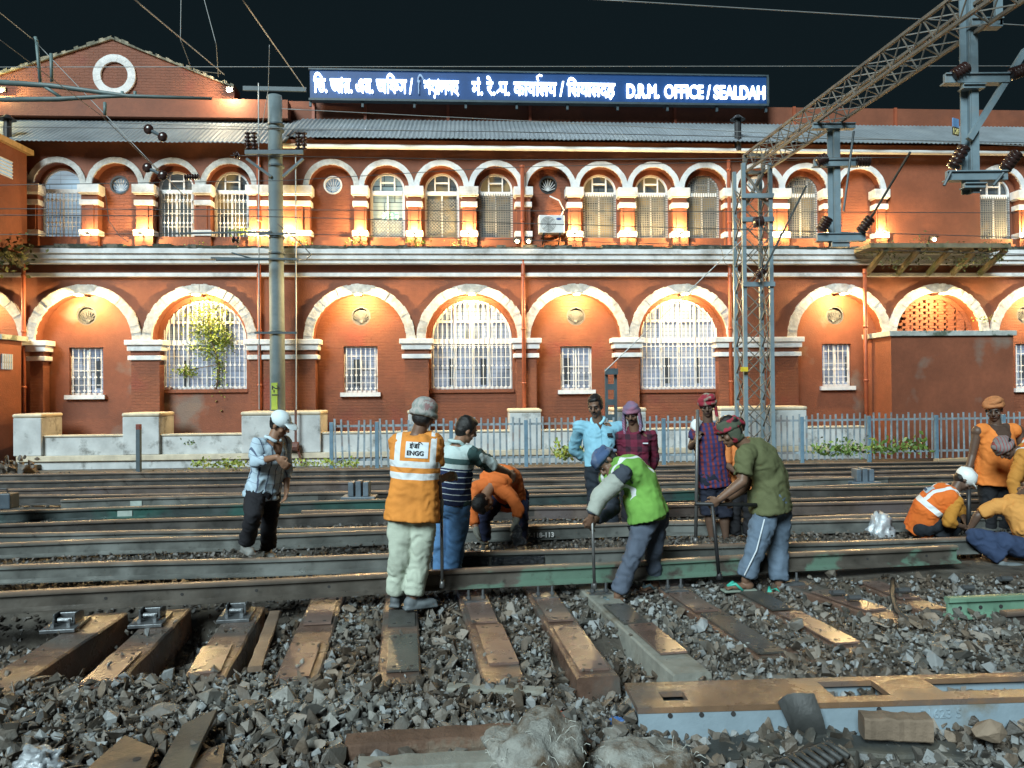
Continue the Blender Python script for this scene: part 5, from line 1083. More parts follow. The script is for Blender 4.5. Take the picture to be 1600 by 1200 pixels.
g = MB(); g.tube(pl_([(338, 406), (350, 406), (420, 405)], 18.4), .03, 6); g.tube(pl_([(362, 395), (398, 405)], 18.4), .02, 6); tag(rebase(g.build('spring_arm', M_SFR)), 'dark horizontal arm before the cornice left of the mast', 'arm')
# wires
def wire(pts, r, label, m=M_WIRE, seg=10, sag=0):
    q = [P(*p) for p in pts]; out = []
    for a, b_ in zip(q[:-1], q[1:]):
        for i in range(seg): t_ = i / seg; out.append(a + (b_ - a) * t_ - Vector((0, 0, sag * 4 * t_ * (1 - t_))))
    out.append(q[-1]); g = MB(); g.tube(out, r, 5); tag(rebase(g.build('overhead_wire', m, smooth=True)), label, 'wire')
wire([(-40, 105, 13), (1640, 103, 15)], .007, 'thin wire crossing the sky just above the sign', M_WIREL)
wire([(915, -2, 12), (1640, 42, 14)], .009, 'pale wire crossing the sky at the upper right', M_WIREL)
wire([(205, -5, 11), (350, 116, 18)], .013, 'pale slanting wire falling to the right foot of the gable', M_WIREL)
wire([(376, -5, 13), (476, 138, 18.8)], .013, 'pale slanting wire falling to the mast top', M_WIREL)
wire([(283, -5, 16), (282, 62, 16), (300, 110, 16.5), (345, 115, 17)], .008, 'thin curved lead hanging left of the mast, left one', M_WIREL)
wire([(318, -5, 16), (338, 70, 16), (341, 120, 17)], .008, 'thin curved lead hanging left of the mast, right one', M_WIREL)
wire([(421, 70, 18), (419, 140, 18.5), (404, 230, 18.7)], .008, 'vertical lead dropping along the mast', M_WIREL)
wire([(-10, 12, 11), (52, 62, 13), (240, 258, 13), (290, 308, 14)], .007, 'long slanting wire across the gable to the hanging insulators', M_WIREL)
wire([(-10, 55, 11), (160, 182, 13), (250, 270, 14)], .006, 'slanting wire from the left edge across the roof', M_WIREL)
wire([(-40, 326, 15), (1200, 331, 17), (1640, 333, 18)], .009, 'dark wire crossing the upper windows, upper one')
wire([(-40, 336, 13.5), (400, 338, 15), (1000, 354, 16), (1640, 372, 17)], .009, 'dark wire crossing the upper windows, lower one')
wire([(-40, 290, 14), (450, 282, 15), (780, 262, 16), (1250, 250, 17)], .007, 'dark wire rising gently across the white arches')
wire([(440, 170, 15), (800, 188, 16), (1640, 230, 17)], .008, 'thin pale wire sloping across the red parapet', M_WIREL)
wire([(-40, 198, 15), (800, 206, 16), (1640, 224, 17)], .008, 'dark wire crossing the grey roof')
wire([(150, 191, 14), (400, 199, 16), (1200, 214, 17)], .006, 'pale teal wire crossing the grey roof', M_WIREL)
wire([(-40, 367, 14.5), (420, 364, 15.5), (1640, 398, 17)], .007, 'dark wire just above the mossy ledge')
wire([(360, 243, 14), (800, 250, 16), (1420, 246, 13)], .007, 'dark wire crossing above the white arches')
wire([(165, 305, 15), (170, 345, 15), (186, 368, 15), (200, 378, 15)], .008, 'curved black lead on the upper wall at the left')
wire([(434, 350, 18.6), (470, 380, 18.6), (486, 398, 18.6), (478, 406, 18.6), (462, 407, 18.6)], .014, 'looping black lead beside the mast')
wire([(1186, 340, dt - .7), (1190, 420, dt - .7), (1200, 520, dt - .7), (1196, 640, dt - .7)], .01, 'thin lead hanging along the lattice tower')
wire([(1125, 380, 19), (1132, 410, 19), (1150, 425, 19)], .006, 'short looping lead on the cornice left of the tower')
# ---------------- people
def skinmat(name, col): return mat(name, col, .5, .12, 8, .12, 40, spec=.4)
SK1 = skinmat('brown_skin', (.27, .145, .09)); SK2 = skinmat('dark_brown_skin', (.165, .092, .06)); SK3 = skinmat('deep_brown_skin', (.105, .063, .045))
M_HAIR = mat('black_hair', (.010, .009, .009), .5, .3, 30, .4, 80); M_EYE = mat('dark_eye', (.02, .013, .01), .25, .1); M_LIP = mat('lip', (.10, .045, .04), .5, .1); M_EYEW = mat('eye_white', (.13, .11, .10), .3, .05)
def cloth(name, col, var=.12, bumpv=.35): return mat(name, col, .85, var, 4, bumpv, 16, spec=.25)
def stripes(name, base, fn, neck=None):
    n = NB(name, .85); n.b.inputs['Specular IOR Level'].default_value = .25
    c = fn(n, base)
    if neck: z0, kk, sk = neck; c = n.mix(n.ma('MULTIPLY', n.ma('LESS_THAN', n.y, 0), n.ma('LESS_THAN', n.ma('ABSOLUTE', n.x), n.ma('MULTIPLY', n.ma('SUBTRACT', n.z, z0), kk))), c, sk)
    c = n.mix(n.rng(n.noise(5, 4), .3, .7, 0, .25), c, (0, 0, 0)); n.bump(n.noise(16, 4), .3, .02); return n.out(c)
def remesh(mb, voxel, smooth=2, fold=0, seed=0, name='m'):
    me = mb.mesh(name); o = bpy.data.objects.new('tmp', me); COL.objects.link(o)
    r_ = o.modifiers.new('r', 'REMESH'); r_.mode = 'VOXEL'; r_.voxel_size = voxel
    if smooth: s_ = o.modifiers.new('s', 'SMOOTH'); s_.factor = .5; s_.iterations = smooth
    dg = bpy.context.evaluated_depsgraph_get(); dg.update(); m2 = bpy.data.meshes.new_from_object(o.evaluated_get(dg)); bpy.data.objects.remove(o); bpy.data.meshes.remove(me)
    if fold:
        n = len(m2.vertices); co = np.empty(n * 3); m2.vertices.foreach_get('co', co); co = co.reshape(-1, 3); no = np.empty(n * 3); m2.vertices.foreach_get('normal', no); no = no.reshape(-1, 3)
        dv = np.empty(n)
        for i in range(n):
            c = co[i]; v = Vector((c[0] * 7 + seed, c[1] * 7, c[2] * 3.2 + c[0] * 2)); q = noise.noise(v); q2 = noise.noise(Vector((c[0] * 15 + seed, c[1] * 15, c[2] * 9))); q3 = noise.noise(Vector((c[0] * 4 + c[1] * 4 + q * .6, seed, c[2] * 15 + c[0] * 6 + q2))); dv[i] = (1 - 2 * abs(q)) * .55 + q2 * .3 + (1 - 2.6 * abs(q3)) * .5 - .35
        co += no * (dv * fold)[:, None]; m2.vertices.foreach_set('co', co.ravel()); m2.update()
    m2.polygons.foreach_set('use_smooth', [True] * len(m2.polygons)); return m2
def capsule(mb, a, b, ra, rb, seg=14):
    mb.ell(a, (ra, ra, ra), None, seg, 8); mb.ell(b, (rb, rb, rb), None, seg, 8); mb.tube([a, b], [ra, rb], seg)
def frame_m(x, y, z): return Matrix((x, y, z)).transposed()
def person(label, J, d0, s=1., face=(0, -1, 0), skin=SK1, top=None, pants=None, vest=None, hairst='short', shoe=None, sandal=None, sleeve=1., shorts=False, toes=None, extra=None, glove=None, hands=(1, 1), collar=None, loose=1., belly=0, headtilt=None, moustache=False, shirt_over=True, vestlen=.0, flare=1., hang=0):
    def g(k):
        v = J[k]; return P(v[0], v[1], d0 + (v[2] if len(v) > 2 else 0))
    j = {k: g(k) for k in J}
    base = Vector(((j['AL'].x + j['AR'].x) / 2, (j['AL'].y + j['AR'].y) / 2, min(j['AL'].z, j['AR'].z) - .08))
    t = thing('person', label, 'person', base)
    Fv = Vector(face).normalized(); pel, ch = j['P'], j['C']; up = (ch - pel).normalized()
    lat0 = (j['SR'] - j['SL']); latc = (lat0 - up * lat0.dot(up)).normalized(); latp0 = j['HR'] - j['HL']; latp = (latp0 - up * latp0.dot(up)).normalized()
    L_ = (ch - pel).length; hgtH = .115 * s
    mid = j.get('B', (pel + ch) / 2)
    def spine(f):
        if f < 0: return pel + (mid - pel).normalized() * (f * L_)
        if f > 1: return ch + (ch - mid).normalized() * ((f - 1) * L_)
        return pel * (1 - f) ** 2 + (mid * 2 - (pel + ch) * .5) * (2 * f * (1 - f)) + ch * f * f
    def torso(prof, inf=0):
        rings = []
        for f, a, b in prof:
            c = spine(f); tg = (spine(f + .05) - spine(f - .05)).normalized(); x = (latp * (1 - min(1, max(0, f))) + latc * min(1, max(0, f))); x = (x - tg * x.dot(tg)).normalized(); y = tg.cross(x)
            rings.append((c, x, y, (a + inf) * s, (b + inf) * s))
        return rings
    tprof = [(-.2, .12, .09), (-.06, .155, .11), (.1, .15, .108), (.4, .135, .098 + belly), (.7, .155, .112 + belly * .3), (.92, .16, .098), (1.04, .11, .08), (1.12, .06, .055)]
    body = MB(); body.loft(torso(tprof))
    H = j['H']; Uh = (H - j['N']).normalized() if headtilt is None else Vector(headtilt).normalized(); Fh = (Fv - Uh * Fv.dot(Uh)).normalized(); Rh = Fh.cross(Uh).normalized()   # Rh: his right
    HM = frame_m(Rh, Fh, Uh); k = s
    def hp(x, y, z): return H + Rh * (x * k) + Fh * (y * k) + Uh * (z * k)
    body.ell(hp(0, -.008, .022), (.074 * k, .094 * k, .098 * k), HM, 18, 12); body.ell(hp(0, .022, -.055), (.056 * k, .066 * k, .062 * k), HM, 14, 10); body.ell(hp(0, .06, -.095), (.026 * k, .024 * k, .02 * k), HM)
    capsule(body, hp(0, .088, .012), hp(0, .106, -.022), .011 * k, .016 * k); body.ell(hp(0, .1, -.026), (.02 * k, .012 * k, .011 * k), HM); body.ell(hp(0, .078, .028), (.052 * k, .016 * k, .011 * k), HM); body.ell(hp(0, .082, -.062), (.027 * k, .01 * k, .012 * k), HM)
    for sx in (-1, 1): body.ell(hp(sx * .077, -.012, -.008), (.012 * k, .02 * k, .033 * k), HM); body.ell(hp(sx * .045, .055, -.03), (.022 * k, .024 * k, .022 * k), HM)
    capsule(body, ch + up * .02 * s, hp(0, -.012, -.06), .062 * s, .055 * s)
    for sd in 'LR':
        S, E, W = j['S' + sd], j['E' + sd], j['W' + sd]; capsule(body, spine(.95) + (S - spine(.95)) * .5, S, .07 * s, .062 * s); capsule(body, S, E, .052 * s, .041 * s); capsule(body, E, E + (W - E) * .35, .042 * s, .04 * s); capsule(body, E + (W - E) * .35, W, .04 * s, .027 * s)
        h_, kn, an = j['H' + sd], j['K' + sd], j['A' + sd]; capsule(body, h_, kn, .085 * s, .058 * s); capsule(body, kn, kn + (an - kn) * .3, .056 * s, .058 * s); capsule(body, kn + (an - kn) * .3, an, .058 * s, .036 * s); capsule(body, pel, h_, .09 * s, .088 * s)
    tdir = {}
    for sd in 'LR':
        an = j['A' + sd]; td = Vector((toes or {}).get(sd, Fv)); td.z = 0; td.normalize(); tdir[sd] = td; sx = Vector((td.y, -td.x, 0)); M3 = frame_m(sx, td, Vector((0, 0, 1)))
        body.ell(an + Vector((0, 0, -.045 * s)) - td * .02 * s, (.036 * s, .05 * s, .04 * s), M3); body.ell(an + td * .07 * s + Vector((0, 0, -.05 * s)), (.042 * s, .095 * s, .026 * s), M3)
        for q in range(5): capsule(body, an + td * .14 * s + sx * (q - 2) * .015 * s + Vector((0, 0, -.055 * s)), an + td * (.175 - .006 * abs(q - 1.2)) * s + sx * (q - 2) * .018 * s + Vector((0, 0, -.06 * s)), .011 * s, .009 * s, 8)
    def hand(mb, sd, inf=0.):
        W, E = j['W' + sd], j['E' + sd]; dr = (W - E).normalized(); Hd = j.get('F' + sd)
        if Hd is not None: dr = (Hd - W).normalized()
        sg = -1 if sd == 'L' else 1
        bk = (latc * sg * .7 + Fv * .3); bk = (bk - dr * bk.dot(dr)).normalized(); sx = dr.cross(bk).normalized()     # bk = back of hand, sx = across the palm
        pm = W + dr * .05 * s; mb.ell(pm, (.040 * s + inf, .052 * s + inf, .017 * s + inf), frame_m(sx, dr, bk), 12, 8); capsule(mb, W, pm, .026 * s + inf, .024 * s + inf)
        for q, ln in enumerate((.058, .07, .075, .068)):
            o_ = (q - 1.5) * .0215 * s; b0 = W + dr * .088 * s + sx * o_; cl = .55 + q * .05 if hands[0 if sd == 'L' else 1] == 1 else 1.25
            d1_ = (dr * math.cos(cl * .5) - bk * math.sin(cl * .5) + sx * (q - 1.5) * .06).normalized(); b1 = b0 + d1_ * ln * .55 * s; d2_ = (dr * math.cos(cl * 1.4) - bk * math.sin(cl * 1.4)).normalized(); b2 = b1 + d2_ * ln * .5 * s
            capsule(mb, b0, b1, .0105 * s + inf, .0098 * s + inf, 8); capsule(mb, b1, b2, .0098 * s + inf, .0085 * s + inf, 8)
        tf = Fv if abs(sx.dot(Fv)) < .2 else sx * (1 if sx.dot(Fv) > 0 else -1)
        b0 = W + dr * .028 * s + tf * .03 * s; b1 = b0 + (dr * .75 + tf * .6 - bk * .2).normalized() * .036 * s; b2 = b1 + (dr * .95 + tf * .1 - bk * .3).normalized() * .03 * s; capsule(mb, b0, b1, .014 * s + inf, .011 * s + inf, 8); capsule(mb, b1, b2, .011 * s + inf, .009 * s + inf, 8)
    for sd in 'LR': hand(body, sd)
    bo = link(remesh(body, .0075, 2), 'body', skin, t)
    # face
    g_ = MB(); g2 = MB(); g3 = MB()
    for sx in (-1, 1):
        e = MB(); e.ell(hp(sx * .031, .079, .004), (.0135 * k, .008 * k, .007 * k), HM); eo = e.build('eye', M_EYEW, bo, True); e = MB(); e.ell(hp(sx * .031, .0845, .004), (.0065 * k, .004 * k, .0065 * k), HM); e.build('iris', M_EYE, eo, True)
        e = MB(); e.tube([hp(sx * .014, .092, .023), hp(sx * .032, .089, .03), hp(sx * .05, .074, .024)], [.004 * k, .005 * k, .003 * k], 6); e.build('eyebrow', M_HAIR, bo, True)
    e = MB(); e.tube([hp(-.024, .082, -.063), hp(0, .091, -.061), hp(.024, .082, -.063)], [.003 * k, .007 * k, .003 * k], 6); e.build('lips', M_LIP, bo, True)
    if moustache: e = MB(); e.tube([hp(-.032, .08, -.055), hp(0, .094, -.046), hp(.032, .08, -.055)], [.004 * k, .0075 * k, .004 * k], 6); e.build('moustache', M_HAIR, bo, True)
    # hair
    if hairst:
        e = MB(); e.ell(hp(0, -.022, .034), (.084 * k, .094 * k, .098 * k), HM, 20, 14); e.ell(hp(0, -.05, -.01), (.074 * k, .056 * k, .075 * k), HM, 16, 10); e.ell(hp(0, .02, .085), (.06 * k, .06 * k, .035 * k), HM)
        for sx in (-1, 1): e.ell(hp(sx * .07, .012, .01), (.01 * k, .018 * k, .03 * k), HM)
        link(remesh(e, .008, 1, .008, 3), 'hair', M_HAIR, bo)
    TM = Matrix.Translation(pel) @ frame_m(-latc, (up.cross(-latc)).normalized(), up).to_4x4()       # torso frame: x = his left, y = back, z = up the spine
    def torsolink(me, name, m):
        o = link(me, name, m, None); o.parent = t; me.transform(TM.inverted()); o.matrix_local = wm(t).inverted() @ TM; WM[o.name] = TM; return o
    def skirt(e, a, b):
        x = Vector((latp.x, latp.y, 0)).normalized(); y = Vector((-x.y, x.x, 0)); f_ = Vector((up.x, up.y, 0)) * .10
        e.loft([(pel + Vector((0, 0, -hang)), x, y, a * s, b * s), (pel + f_ * .4 + Vector((0, 0, .0)), x, y, a * s * .98, b * s * .98), (pel + f_ + Vector((0, 0, .1)), x, y, a * s * .85, b * s * .85)])
    # trousers
    sd_len = .62 if shorts else 1.
    if pants:
        e = MB(); e.loft(torso([(-.22, .10, .09), (-.1, .17, .13), (.0, .175, .13), (.14, .155, .118)], .004))
        for sd in 'LR':
            h_, kn, an = j['H' + sd], j['K' + sd], j['A' + sd]; capsule(e, pel, h_, .104 * s, .100 * s); capsule(e, h_, h_ + (kn - h_) * .5, .100 * s, .092 * s * loose)
            if shorts: e.tube([h_ + (kn - h_) * .3, kn + (an - kn) * .1], [.096 * s * loose, .098 * s * loose], 16)
            else:
                an2 = an + (kn - an).normalized() * .03 * s; capsule(e, h_ + (kn - h_) * .5, kn, .092 * s * loose, .076 * s * loose); capsule(e, kn, kn + (an2 - kn) * .5, .076 * s * loose, .071 * s * loose); e.tube([kn + (an2 - kn) * .4, an2], [.072 * s * loose, .07 * s * loose], 16)
        link(remesh(e, .013, 2, .02, d0), 'shorts' if shorts else 'trousers', pants, t)
    # shirt
    if top:
        lo = -.16 if shirt_over else .02
        e = MB(); pr = [(lo, .185 * flare, .14 * flare), (.05, .175 * (1 + flare) / 2, .13 * (1 + flare) / 2), (.4, .158, .12 + belly), (.7, .172, .128 + belly * .3), (.93, .172, .112), (1.05, .115, .085), (1.11, .072, .064)]
        e.loft(torso(pr, .006))
        if hang and not vest: skirt(e, .18 * flare, .15 * flare)
        for sd in 'LR':
            S, E, W = j['S' + sd], j['E' + sd], j['W' + sd]; capsule(e, spine(.93) + (S - spine(.93)) * .4, S, .08 * s, .074 * s)
            if sleeve <= .5: Q = S + (E - S) * sleeve * 2; e.ell(S, (.072 * s,) * 3); e.tube([S, Q], [.072 * s, .072 * s], 16)
            else:
                capsule(e, S, E, .07 * s, .06 * s); f = (sleeve - .5) * 2; Q = E + (W - E) * f; e.tube([E, E + (Q - E) * .5, Q], [.06 * s, .055 * s, .048 * s], 16)
        torsolink(remesh(e, .012, 2, .018, d0 * 3 + len(label)), 'shirt', top)
        if collar:
            e = MB(); n_ = 14; nb = ch + up * .085 * s + (H - j['N']) * .1; pts = []
            for i in range(n_ + 1): a = R(25) + (2 * math.pi - R(50)) * i / n_; pts.append(nb + Fv * (math.cos(a) * .075 * s) + Fv.cross(up).normalized() * (math.sin(a) * .075 * s) - up * (.05 * s * max(0, math.cos(a))))
            e.tube(pts, .018 * s, 8); link(remesh(e, .009, 1), 'collar', collar, t)
    vo = None
    if vest:
        e = MB(); pr = [(-.13 - vestlen, .205 * flare, .158 * flare), (.05, .193 * (1 + flare) / 2, .15 * (1 + flare) / 2), (.4, .175, .142), (.7, .188, .148), (.93, .182, .128), (1.03, .13, .1), (1.09, .085, .075)]; e.loft(torso(pr, .01))
        if hang: skirt(e, .18 * flare, .15 * flare)
        for sd in 'LR': S = j['S' + sd]; capsule(e, spine(.95) + (S - spine(.95)) * .3, spine(.95) + (S - spine(.95)) * .75, .092 * s, .088 * s)
        vo = torsolink(remesh(e, .012, 2, .015, d0), 'hi_vis_vest', vest)
    # footwear
    for sd in 'LR':
        an = j['A' + sd]; td = tdir[sd]; sx = Vector((td.y, -td.x, 0)); M3 = frame_m(sx, td, Vector((0, 0, 1)))
        if shoe:
            e = MB(); e.ell(an + Vector((0, 0, -.035 * s)) - td * .015, (.047 * s, .06 * s, .055 * s), M3); e.ell(an + td * .085 * s + Vector((0, 0, -.05 * s)), (.053 * s, .118 * s, .036 * s), M3); e.box(an + td * .06 * s + Vector((0, 0, -.076 * s)), (.088 * s, .27 * s, .02 * s), M3); link(remesh(e, .009, 2), 'shoe', shoe, t)
        if sandal:
            e = MB(); e.box(an + td * .06 * s + Vector((0, 0, -.08 * s)), (.10 * s, .28 * s, .018 * s), M3); so_ = e.build('sandal', sandal[0], t, bevel=.008); e = MB()
            for q in (-1, 1): e.tube([an + td * .05 * s + sx * q * .048 * s + Vector((0, 0, -.07 * s)), an + td * .10 * s + sx * q * .03 * s + Vector((0, 0, -.022 * s)), an + td * .155 * s + Vector((0, 0, -.045 * s))], .013 * s, 6)
            e.build('strap', sandal[1], so_, True)
    if glove:
        for sd in glove[0]: e = MB(); hand(e, sd, .004); capsule(e, j['W' + sd] + (j['E' + sd] - j['W' + sd]) * .15, j['W' + sd], .038 * s, .034 * s); link(remesh(e, .0075, 1), 'glove', glove[1], t)
    ctx = dict(t=t, j=j, hp=hp, HM=HM, H=H, k=k, spine=spine, up=up, latc=latc, Fv=Fv, TM=TM, vest=vo, s=s, bo=bo, Rh=Rh, Fh=Fh, Uh=Uh)
    return ctx
def turban(c, m, name='turban', rows=4, r=.03, tilt=.15, knot=None, h0=.035, fill=True):
    e = MB(); hp, k = c['hp'], c['k']; rr = random.Random(len(name) + rows)
    for i in range(rows):
        z = h0 + i * .026; sc_ = 1.06 - .10 * i * .8; tx, ty = rr.uniform(-tilt, tilt), rr.uniform(-tilt, tilt) + .12
        pts = [hp(math.cos(a) * .078 * sc_, -.01 + math.sin(a) * .095 * sc_, z + math.cos(a) * tx * .08 + math.sin(a) * ty * .1) for a in [2 * math.pi * q / 20 for q in range(21)]]; e.tube(pts, [r * k * (.85 + .25 * math.sin(q * .8 + i)) for q in range(21)], 10, False)
    if fill: e.ell(hp(0, -.015, .05), (.085 * k, .1 * k, .095 * k), c['HM'])
    if knot: e.ell(hp(*knot), (.03 * k, .03 * k, .025 * k), c['HM']); capsule(e, hp(*knot), hp(knot[0] * 1.3, knot[1] - .03, knot[2] - .05), .02 * k, .014 * k)
    return link(remesh(e, .009, 2, .006, rows), name, m, c['bo'])
def vestmat(name, col, bands=((.20, .26), (.30, .36)), vert=(.10, .15), vz=.36, white=(.78, .82, .84), edge=None, neck=None):
    def fn(n, base):
        w_ = n.ma('LESS_THAN', n.z, -9); zz = n.ma('ADD', n.z, n.ma('MULTIPLY', n.noise(4, 2), .02))
        for a, b in bands: w_ = n.ma('MAXIMUM', w_, n.band(zz, a, b))
        ax = n.ma('ABSOLUTE', n.x)
        if vert: w_ = n.ma('MAXIMUM', w_, n.ma('MULTIPLY', n.band(ax, *vert), n.ma('GREATER_THAN', n.z, vz)))
        c = n.mix(w_, base, white)
        if edge: c = n.mix(n.ma('LESS_THAN', n.z, edge[0]), c, edge[1])
        return c
    return stripes(name, col, fn, neck)
def patch(c, x0, x1, z0, z1, m, name, side=1, text=None, tm=None, size=.05, lift=.005):
    """cloth patch laid on the vest: grid in torso coordinates cast onto the vest surface (side 1 = back)"""
    o = c['vest']; bt = BVHTree.FromPolygons([v.co for v in o.data.vertices], [p.vertices for p in o.data.polygons])
    def hit(x, z, l=lift):
        r_ = bt.ray_cast(Vector((x, side * .6, z)), Vector((0, -side, 0))); y = r_[0].y if r_[0] else 0; return Vector((x, y + side * l, z))
    n = 10; e = MB(); vs = [hit(x0 + (x1 - x0) * i / n, z0 + (z1 - z0) * k / n) for k in range(n + 1) for i in range(n + 1)]; e.add(vs, [(k * (n + 1) + i, k * (n + 1) + i + 1, (k + 1) * (n + 1) + i + 1, (k + 1) * (n + 1) + i) for k in range(n) for i in range(n)])
    po = e.build(name, m, o, True, True)
    for (tx, tz, sz, body) in (text or ()):
        me, a = textmesh(body, sz, .001, .0015); sg = -1 if side > 0 else 1
        for v in me.vertices: x, z = tx - v.co.x * side, tz + v.co.y; q = hit(x, z, lift + .003 + max(0, v.co.z)); v.co = q
        link(me, 'lettering', tm, po, False, True)
    return po
def rod(a, b, r, label, name='rod', cat='rod', m=None, handle=None):
    t = thing(name, label, cat, b); g = MB(); g.tube([a, b], r, 8); g.build('shaft', m or M_TOOL, t, True)
    if handle: g = MB(); g.tube(list(handle), r * 1.05, 8); g.build('handle', m or M_TOOL, t, True)
    g = MB(); g.tube([Vector(b) + Vector((0, 0, .06)), b], [r * 1.2, r * 1.9], 8); g.build('tip', m or M_TOOL, t, True); return t
M_TOOL = mat('worn_tool_steel', (.16, .16, .16), .4, .2, 6, .1, metal=.5); M_GLOVE = mat('grey_work_glove', (.22, .22, .19), .9, .25, 9, .3, 30)
M_WPATCH = mat('white_patch', (.68, .76, .82), .6, .08, 4, .1); M_INK = mat('black_ink', (.02, .02, .025), .7, .1)
ORANGE = (.80, .30, .06); 
# 1 man in the white cap
c = person('man in white cap, pale checked shirt and black trousers standing by the grey mast', dict(P=(411, 765), C=(424, 697, -.05), H=(438, 663, -.05), N=(429, 684), SR=(403, 695, -.14), SL=(444, 692, .12), ER=(399, 722, -.25), WR=(433, 714, -.36), FR=(450, 732, -.36), EL=(447, 735, .12), WL=(448, 762, .05), FL=(446, 780, .03), HR=(400, 768, -.05), HL=(422, 768, .08), KR=(396, 806, -.22), KL=(421, 812, .1), AR=(384, 850, .02), AL=(419, 858, .25)), 7.15, .93, (.96, -.28, -.05), SK1,
    stripes('pale_plaid', (.46, .59, .69), lambda n, b: n.mix(n.per(n.x, .075, .011), n.mix(n.per(n.z, .09, .006), b, (.3, .38, .48)), (.10, .13, .2)), (.30, .42, (.20, .105, .065))), cloth('black_trousers', (.018, .018, .022)), None, 'short', mat('dusty_shoe', (.2, .2, .19), .7), sleeve=.75, toes={'R': (.6, -.8, 0), 'L': (.5, -.8, 0)}, collar=cloth('pale_collar', (.56, .68, .76)), loose=1.05)
hp, k, HM = c['hp'], c['k'], c['HM']; e = MB(); e.ell(hp(0, -.014, .055), (.092 * k, .108 * k, .088 * k), HM, 20, 12); e.ell(hp(0, .115, .052), (.075 * k, .075 * k, .010 * k), frame_m(c['Rh'], (c['Fh'] - c['Uh'] * .15).normalized(), (c['Uh'] + c['Fh'] * .15).normalized()), 16, 8); link(remesh(e, .008, 2), 'cap', cloth('white_cap', (.66, .76, .80), .05, .1), c['bo'])
# 2 man in the orange vest, back turned
c = person('man seen from behind in an orange vest with white bands, pale trousers and knitted cap', dict(P=(645, 792), C=(651, 690), H=(662, 650, .02), N=(656, 676), SR=(679, 690, .04), SL=(622, 692, .02), ER=(680, 742, .02), WR=(687, 790, .06), FR=(689, 812, .08), EL=(640, 745, .3), WL=(690, 748, .36), FL=(697, 745, .36), HR=(661, 796), HL=(628, 796), KR=(656, 868, .03), KL=(626, 866, .0), AR=(645, 934), AL=(619, 929, .1)), 6.05, 1.02, (.2, 1, -.05), SK2,
    cloth('orange_tee', (.62, .24, .05)), cloth('pale_khaki_trousers', (.47, .52, .43)), vestmat('orange_hi_vis', ORANGE, ((.24, .29), (.33, .38)), (.115, .16), .33, edge=(-.095, (.5, .2, .05))), 'short', mat('grey_shoe', (.10, .115, .125), .6), sleeve=.36, toes={'R': (.9, .4, 0), 'L': (.1, 1, 0)}, glove=('LR', M_GLOVE), vestlen=.06, loose=1.12, hands=(2, 2))
patch(c, -.10, .075, .40, .52, M_WPATCH, 'back_patch', 1, ((.045, .475, .05, 'इंजि'), (.065, .42, .048, 'ENGG')), M_INK)
hp, k = c['hp'], c['k']; e = MB(); e.ell(hp(0, -.014, .06), (.102 * k, .114 * k, .09 * k), c['HM'], 20, 12)
e.tube([hp(math.cos(a) * .09, -.01 + math.sin(a) * .104, .012) for a in [6.2832 * q / 20 for q in range(21)]], .024 * k, 10, False)
link(remesh(e, .009, 2, .006), 'knitted_cap', stripes('knitted_pink_grey', (.30, .33, .31), lambda n, b: n.mix(n.band(n.noise(30, 2), .52, 1), n.mix(n.rng(n.noise(6, 2), .45, .55, 0, 1), b, (.34, .2, .2)), (.42, .4, .38))), c['bo'])
rod(P(690, 812, 6.16), P(691, 918, 6.2), .013, 'thin steel rod hanging from the gloved hand of the orange vest man')
# 3 striped polo man
def polo(n, b):
    s_ = n.per(n.z, .052, .007); c_ = n.mix(s_, b, (.6, .68, .72)); c_ = n.mix(n.band(n.z, .335, .375), c_, (.5, .6, .6)); c_ = n.mix(n.band(n.z, .375, .425), c_, (.05, .1, .1)); c_ = n.mix(n.ma('GREATER_THAN', n.z, .425), c_, (.5, .62, .62)); ax = n.ma('MULTIPLY', n.x, -1); sl_ = n.mix(n.per(ax, .035, .006), b, (.6, .68, .72)); sl_ = n.mix(n.band(ax, .24, .28), sl_, (.55, .64, .64)); sl_ = n.mix(n.ma('LESS_THAN', ax, .24), sl_, (.05, .1, .1)); return n.mix(n.ma('GREATER_THAN', ax, .18), c_, sl_)
c = person('man in striped navy polo and blue jeans resting a hand on a bent back', dict(P=(706, 788), C=(712, 706, .0), H=(729, 671, .0), N=(719, 694), SL=(696, 702, .12), SR=(737, 708, -.08), ER=(770, 728, .12), WR=(795, 738, .42), FR=(806, 748, .5), EL=(690, 745, .1), WL=(688, 785, .1), HR=(719, 792, -.05), HL=(694, 792, .06), KR=(713, 852, -.03), KL=(690, 852, .02), AR=(706, 905, 0), AL=(690, 905, .06)), 6.95, .98, (.9, .42, -.1), SK1,
    stripes('navy_stripe_polo', (.018, .028, .075), polo), cloth('blue_jeans', (.10, .22, .42), .2), None, 'short', mat('brown_shoe', (.06, .045, .04), .6), sleeve=.48, collar=cloth('polo_collar', (.45, .58, .58)), toes={'R': (.8, .5, 0), 'L': (.8, .5, 0)}, belly=.02, shirt_over=False)
